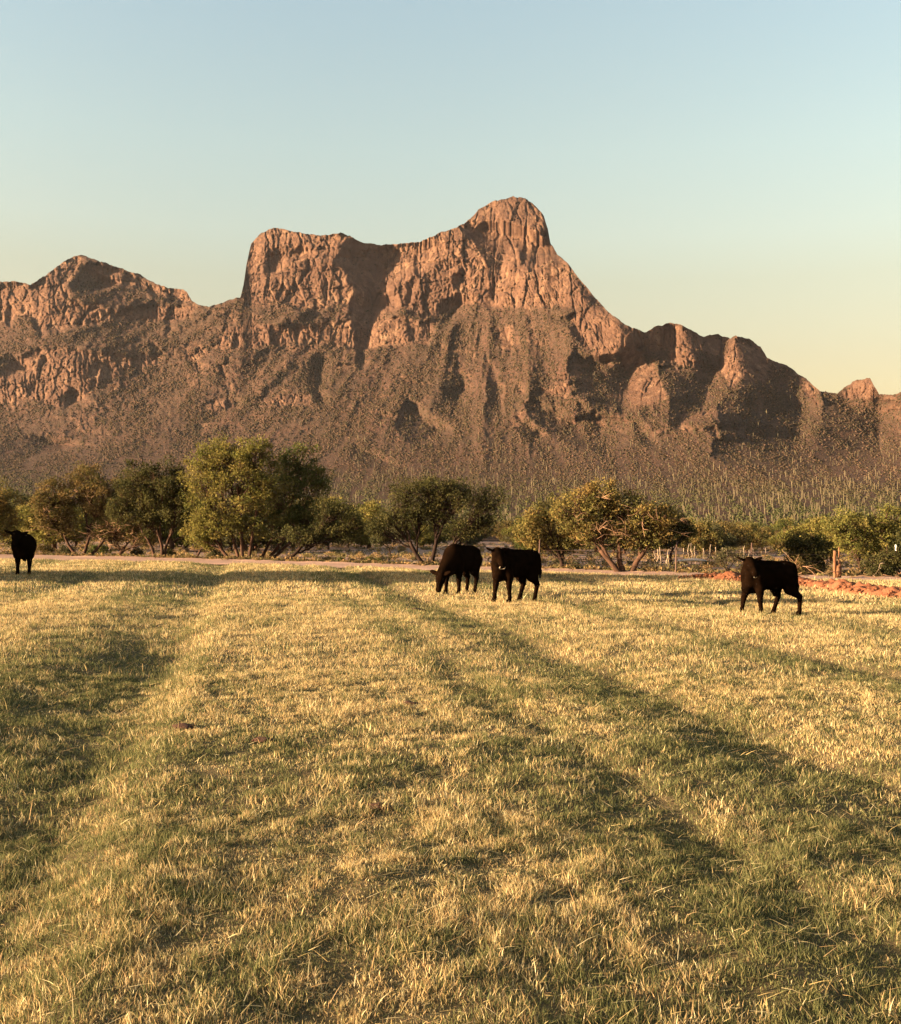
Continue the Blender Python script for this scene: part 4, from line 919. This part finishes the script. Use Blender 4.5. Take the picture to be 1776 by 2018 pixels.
# pale logs and branches
x_, y_ = gpt(1345, 1105); mb = MB()
mb.tube([(-.3, 0, .10), (.1, .05, .13), (.6, 0, .16), (1.0, .05, .15), (1.5, 0, .12)], [.05, .07, .09, .08, .05], 8)
o = mb.build('fallen_log', M['white']); o.location = (x_, y_, -.1); tag(o, 'bleached white log lying on bare ground beside the stick fence', 'log')
for i, (px_, py_, pts_, lb, mt) in enumerate((
    (1732, 1137, [(-.28, 0, 0), (-.12, 0, .15), (0, 0, .32), (.05, 0, .55)], 'pale curved stick standing left of the thin white-topped post', 'pale_wood'),
    (1720, 1139, [(-.9, 0, .02), (-.4, .1, .10), (.1, 0, .04), (.6, .1, .12), (1.1, 0, .05)], 'low tangle of pinkish dead branches at the road edge on the right', 'twigs'),
    (1772, 1138, [(-.3, 0, .02), (0, 0, .16), (.3, .1, .08)], 'short pinkish dead branch at the foot of the white-topped post', 'twigs'),
    (15, 1089, [(-.25, 0, 0), (.1, 0, .25), (.45, 0, .55)], 'pale leaning branch left of the front-facing cow', 'pale_wood'),
    (822, 1114, [(-.3, 0, .04), (-.15, 0, .16), (.05, 0, .14), (.25, 0, .02)], 'pale looped root by the foot of the lone dark mesquite', 'pale_wood'),
    (1180, 1085, [(-.8, 0, .2), (-.2, 0, .28), (.4, 0, .2), (.9, 0, .35)], 'reddish bare branch hanging low left of the amber tree trunks', 'twigs'))):
    x_, y_ = gpt(px_, py_ if i != 5 else 1124); mb = MB(); mb.tube(pts_, np.linspace(.022, .010, len(pts_)), 6)
    for k_ in range(5):
        a_ = np.array(pts_[rp.randrange(1, len(pts_))]); e_ = a_+np.array([rp.uniform(-.3, .3), rp.uniform(-.1, .1), rp.uniform(.0, .09)])
        mb.tube([a_, (a_+e_)/2+.02, e_], [.014, .011, .005], 4)
    o = mb.build('dead_branch', M[mt]); o.location = (x_, y_, -.02 if i != 5 else .9); tag(o, lb, 'branch')

# ------------------------------------------------------------------ cattle (signed distance body -> one continuous skin)
def surface_nets(S, org, h):
    ins = S < 0
    nx_, ny_, nz_ = S.shape
    cnt = np.zeros((nx_-1, ny_-1, nz_-1), int); cor = {}
    for a_ in (0, 1):
        for b_ in (0, 1):
            for c_ in (0, 1):
                sl_ = (slice(a_, nx_-1+a_), slice(b_, ny_-1+b_), slice(c_, nz_-1+c_)); cor[a_, b_, c_] = S[sl_]; cnt += ins[sl_]
    act = (cnt > 0) & (cnt < 8); I = np.argwhere(act); idx = -np.ones(act.shape, int); idx[act] = np.arange(len(I))
    acc = np.zeros((len(I), 3)); nn = np.zeros(len(I))
    cs = {k_: v_[act] for k_, v_ in cor.items()}
    for k_ in cs:
        for ax in range(3):
            if k_[ax] == 1: continue
            k2 = list(k_); k2[ax] = 1; k2 = tuple(k2)
            A_, B_ = cs[k_], cs[k2]; x = (A_ < 0) != (B_ < 0); t_ = np.where(x, A_/np.where(x, A_-B_, 1), 0)
            p_ = np.tile(np.array(k_, float), (len(I), 1)); p_[:, ax] += t_
            acc += np.where(x[:, None], p_, 0); nn += x
    V = (I+acc/nn[:, None])*h+org
    Q = []
    for ax in range(3):
        o1, o2 = [(1, 2), (2, 0), (0, 1)][ax]
        s0 = [slice(None)]*3; s1 = [slice(None)]*3; s0[ax] = slice(0, -1); s1[ax] = slice(1, None)
        a_ = ins[tuple(s0)]; b_ = ins[tuple(s1)]; e_ = np.argwhere(a_ != b_)
        e_ = e_[(e_[:, o1] > 0) & (e_[:, o2] > 0) & (e_[:, o1] < S.shape[o1]-1) & (e_[:, o2] < S.shape[o2]-1)]
        fl = a_[tuple(e_.T)]
        def ci(d1, d2):
            q_ = e_.copy(); q_[:, o1] -= d1; q_[:, o2] -= d2; return idx[tuple(q_.T)]
        q_ = np.stack([ci(1, 1), ci(0, 1), ci(0, 0), ci(1, 0)], -1)
        q_ = np.where(fl[:, None], q_, q_[:, ::-1]); Q.append(q_)
    Q = np.concatenate(Q); Q = Q[(Q >= 0).all(1)]
    return V, Q

def rotz(a_): return np.array([[math.cos(a_), -math.sin(a_), 0], [math.sin(a_), math.cos(a_), 0], [0, 0, 1]])
def cow(loc, heading, H, label, feet, head, tail=.4, tagm=None, flap=False, group='black cattle on the pasture', belly=1.0, cat='calf', name='calf'):
    """local frame: x towards the head, z up, withers 1.2 before scaling; head = (poll xyz, muzzle direction, ear spread)"""
    prims = []
    def E(c_, r_, rot=None, k=.07): prims.append(('e', np.array(c_, float), np.array(r_, float), rot, k))
    def Cp(a_, b_, ra, rb_, k=.05): prims.append(('c', np.array(a_, float), np.array(b_, float), ra, rb_, k))
    E((-.52, 0, .92), (.31, .24, .27)); E((-.08, 0, .86), (.52, .27*belly, .31*(.5+.5*belly))); E((.36, 0, .86), (.32, .25, .35))
    Cp((-.72, 0, 1.04), (-.2, 0, 1.07), .12, .11); Cp((-.2, 0, 1.07), (.38, 0, 1.10), .11, .12)
    Cp((-.62, .13, 1.02), (-.62, -.13, 1.02), .10, .10)
    Cp((.48, 0, .80), (.62, 0, .60), .18, .12); Cp((.2, 0, .60), (.60, 0, .56), .10, .09)
    poll, md, = np.array(head[0], float), np.array(head[1], float); md /= np.linalg.norm(md)
    Cp((.45, 0, .95), poll-md*.02-np.array([0, 0, .03]), .23, .13, .09); Cp((.55, 0, .78), (poll+np.array([.5, 0, .75]))/2-np.array([0, 0, .05]), .17, .14, .08)
    upv = np.array(head[2], float); upv -= md*upv.dot(md); upv /= np.linalg.norm(upv); sd = np.cross(upv, md)
    Rm = np.stack([md, sd, upv], 1)
    E(poll+md*.05, (.15, .115, .105), Rm, .04); E(poll+md*.10+upv*-.03, (.16, .10, .115), Rm, .04)
    Cp(poll+md*.12, poll+md*.36-upv*.02, .095, .062, .04); E(poll+md*.385-upv*.03, (.06, .078, .06), Rm, .03); Cp(poll+md*.16-upv*.09, poll+md*.34-upv*.07, .05, .04, .04)
    eo = []
    for sg in (1, -1):
        ed = sd*sg*.95-md*.25+upv*head[3]; ed /= np.linalg.norm(ed); en = np.cross(ed, md+upv*.3); en /= np.linalg.norm(en); ew = np.cross(en, ed)
        Re = np.stack([ed, ew, en], 1); ec = poll+sd*sg*.10+upv*.02+ed*.10
        E(ec, (.125, .024, .062) if False else (.125, .062, .026), Re, .02); eo.append((ec, ed, en, ew))
    for (hx, sgy, fore, fx_, fz) in feet:
        y_ = .155*sgy
        if fore:
            Cp((.42, .13*sgy, .82), (.40+.35*(fx_-.42), y_, .60), .16, .10); Cp((.40+.35*(fx_-.42), y_, .62), (.42+.7*(fx_-.42), y_, .36), .10, .062)
            Cp((.42+.7*(fx_-.42), y_, .36), (fx_-.01, y_, .12), .056, .040, .02); Cp((fx_-.01, y_, .12), (fx_+.02, y_, .045), .046, .05, .02)
            E((fx_+.03, y_, .035), (.068, .05, .04), None, .02)
        else:
            b_ = fx_+.55
            Cp((-.50, .13*sgy, .82), (-.46+.3*b_, y_, .58), .21, .13, .06); Cp((-.46+.3*b_, y_, .58), (-.64+.75*b_, y_, .40), .12, .062)
            Cp((-.64+.75*b_, y_, .40), (fx_-.02, y_, .12), .055, .042, .02); Cp((fx_-.02, y_, .12), (fx_+.01, y_, .045), .046, .05, .02)
            E((fx_+.02, y_, .035), (.065, .05, .04), None, .02)
    Cp((-.84, 0, 1.05), (-.90, .02, .85), .035, .03, .03); Cp((-.90, .02, .85), (-.90, .04, tail+.12), .028, .026, .01); Cp((-.90, .04, tail+.14), (-.89, .04, tail), .04, .03, .02)
    Cp((-.20, 0, .50), (-.22, 0, .43), .05, .03, .03)
    prims = [tuple([p_[0]]+[q_*np.array([.88, 1, 1]) if (isinstance(q_, np.ndarray) and i_ < (1 if p_[0] == 'e' else 2)) else q_ for i_, q_ in enumerate(p_[1:])]) for p_ in prims]
    h = .0165
    lo = np.array([-1.05, -.62, -.03]); hi = np.array([1.35, .62, 1.62])
    g_ = [np.arange(lo[i], hi[i], h) for i in range(3)]
    X_, Y_, Z_ = np.meshgrid(*g_, indexing='ij'); Pp = np.stack([X_, Y_, Z_], -1).astype(np.float32)
    S = np.full(X_.shape, 9., np.float32)
    for pr in prims:
        if pr[0] == 'e':
            _, c_, r_, rot, k_ = pr; L = Pp-c_.astype(np.float32)
            if rot is not None: L = L@rot.astype(np.float32)
            k0 = np.linalg.norm(L/r_, axis=-1); k1 = np.linalg.norm(L/(r_*r_), axis=-1)+1e-6; d = k0*(k0-1)/k1
        else:
            _, a_, b_, ra, rb_, k_ = pr; ab = b_-a_; L = Pp-a_.astype(np.float32); t_ = np.clip((L@ab)/(ab@ab+1e-9), 0, 1)
            d = np.linalg.norm(L-t_[..., None]*ab, axis=-1)-(ra+(rb_-ra)*t_)
        hh_ = np.clip(.5+.5*(d-S)/k_, 0, 1); S = d*(1-hh_)+S*hh_-k_*hh_*(1-hh_)
    V, Q = surface_nets(S, lo, h)
    root = empty(name, (loc[0], loc[1], float(hfield(np.array([loc[0]]), np.array([loc[1]]))[0])+.0), heading)
    sc_ = H/1.2; root.scale = (sc_, sc_, sc_)
    tag(root, label, cat, group)
    KX = np.array([.88, 1, 1])
    mesh_obj('body', V, quads=Q, mat=M['coat'], parent=root, smooth=True)
    for sg in (1, -1):
        o = mesh_obj('eye', sv_*.017+(poll+md*.13+sd*sg*.098+upv*.035)*KX, tris=st_, mat=M['eye'], parent=root, smooth=True)
    if tagm is not None:
        ec, ed, en, ew = eo[0 if tagm > 0 else 1]
        c_ = ec+ed*.03+ew*0; w_ = .038; d_ = np.array([0, 0, -1.])
        fr = md*1.0; t_ = .006
        base_ = ec*KX+ed*.03-upv*.03+md*.0
        vs = []
        for dz in (0, 1):
            for a_, b_ in ((-1, -1), (1, -1), (1, 1.2), (-1, 1.2)): vs.append(base_+sd*a_*w_+(-upv)*(b_+1)*w_+md*(dz*t_+.02))
        mesh_obj('ear_tag', vs, faces=[(0, 1, 2, 3), (7, 6, 5, 4), (0, 4, 5, 1), (1, 5, 6, 2), (2, 6, 7, 3), (3, 7, 4, 0)], mat=M['tag'], parent=root)
    if flap:
        mb = MB(); c_ = (poll+md*.42-upv*.04)*KX
        an = np.linspace(0, 2*PI, 22); rr_ = flap
        mb.tube([c_+sd*math.cos(a_)*rr_*1.2+upv*(math.sin(a_)*rr_*.8-.03) for a_ in an], [.009]*22, 6); mb.build('nose_flap', M['flap'], root)
    return root

def face(px, py, deg):      # heading: degrees turned from facing left (-X) towards the camera
    x_, y_ = gpt(px, py); return (x_, y_), PI+math.radians(deg)
# middle calf, standing, looking at the camera
l_, h_ = face(1014, 1187, 41)
cow(l_, h_, 1.21, 'black calf standing side-on with turned head and pale nose flap, between two calves', [(0, 1, 1, .35, 0), (0, -1, 1, .55, 0), (0, 1, 0, -.56, 0), (0, -1, 0, -.36, 0)],
    ((.80, .16, 1.13), (.35, .9, -.85), (.1, .3, 1), .28), flap=.055, tail=.55)
# right calf
l_, h_ = face(1512, 1209, 22)
cow(l_, h_, 1.13, 'black calf with legs spread, rightmost of the cattle, one ear out, near the red soil', [(0, 1, 1, .33, 0), (0, -1, 1, .64, 0), (0, 1, 0, -.84, 0), (0, -1, 0, -.34, 0)],
    ((.72, .20, 1.17), (.25, .95, -.75), (.1, .3, 1), .30), flap=.026, tail=.5)
# grazing calf
l_, h_ = face(908, 1170, 60)
cow(l_, h_, 1.26, 'black calf grazing with head down and a pale ear tag, beside the lone dark mesquite', [(0, 1, 1, .42, 0), (0, -1, 1, .52, 0), (0, 1, 0, -.50, 0), (0, -1, 0, -.66, 0)],
    ((.96, -.06, .50), (.36, -.06, -1.0), (1, -.1, .45), .25), tagm=-1, tail=.5)
# cow facing the camera
l_, h_ = face(46, 1132, 112)
cow(l_, h_, 1.37, 'black cow facing the camera, leftmost of the cattle, near the left edge', [(0, 1, 1, .42, 0), (0, -1, 1, .48, 0), (0, 1, 0, -.55, 0), (0, -1, 0, -.60, 0)],
    ((.88, -.20, 1.19), (.75, -.12, -.85), (.6, 0, 1), .12), belly=1.28, cat='cow', name='cow', tail=.4)

# ------------------------------------------------------------------ haze
m, nt, out = new_mat('haze_air')
pv = nt.nodes.new('ShaderNodeVolumePrincipled'); pv.inputs['Density'].default_value = .000022; pv.inputs['Color'].default_value = (.85, .88, .95, 1); pv.inputs['Anisotropy'].default_value = .2
nt.links.new(pv.outputs[0], out.inputs['Volume'])
HX, HY0, HY1, HZ0, HZ1 = 9500, -4500, 12500, -12, 430
hv = [(x_, y_, z_) for z_ in (HZ0, HZ1) for y_ in (HY0, HY1) for x_ in (-HX, HX)]
HAZE = True
if HAZE:
    tag(mesh_obj('haze', hv, faces=[(0, 2, 3, 1), (4, 5, 7, 6), (0, 1, 5, 4), (2, 6, 7, 3), (0, 4, 6, 2), (1, 3, 7, 5)], mat=m), 'thin evening haze over the desert', 'haze', kind='stuff')
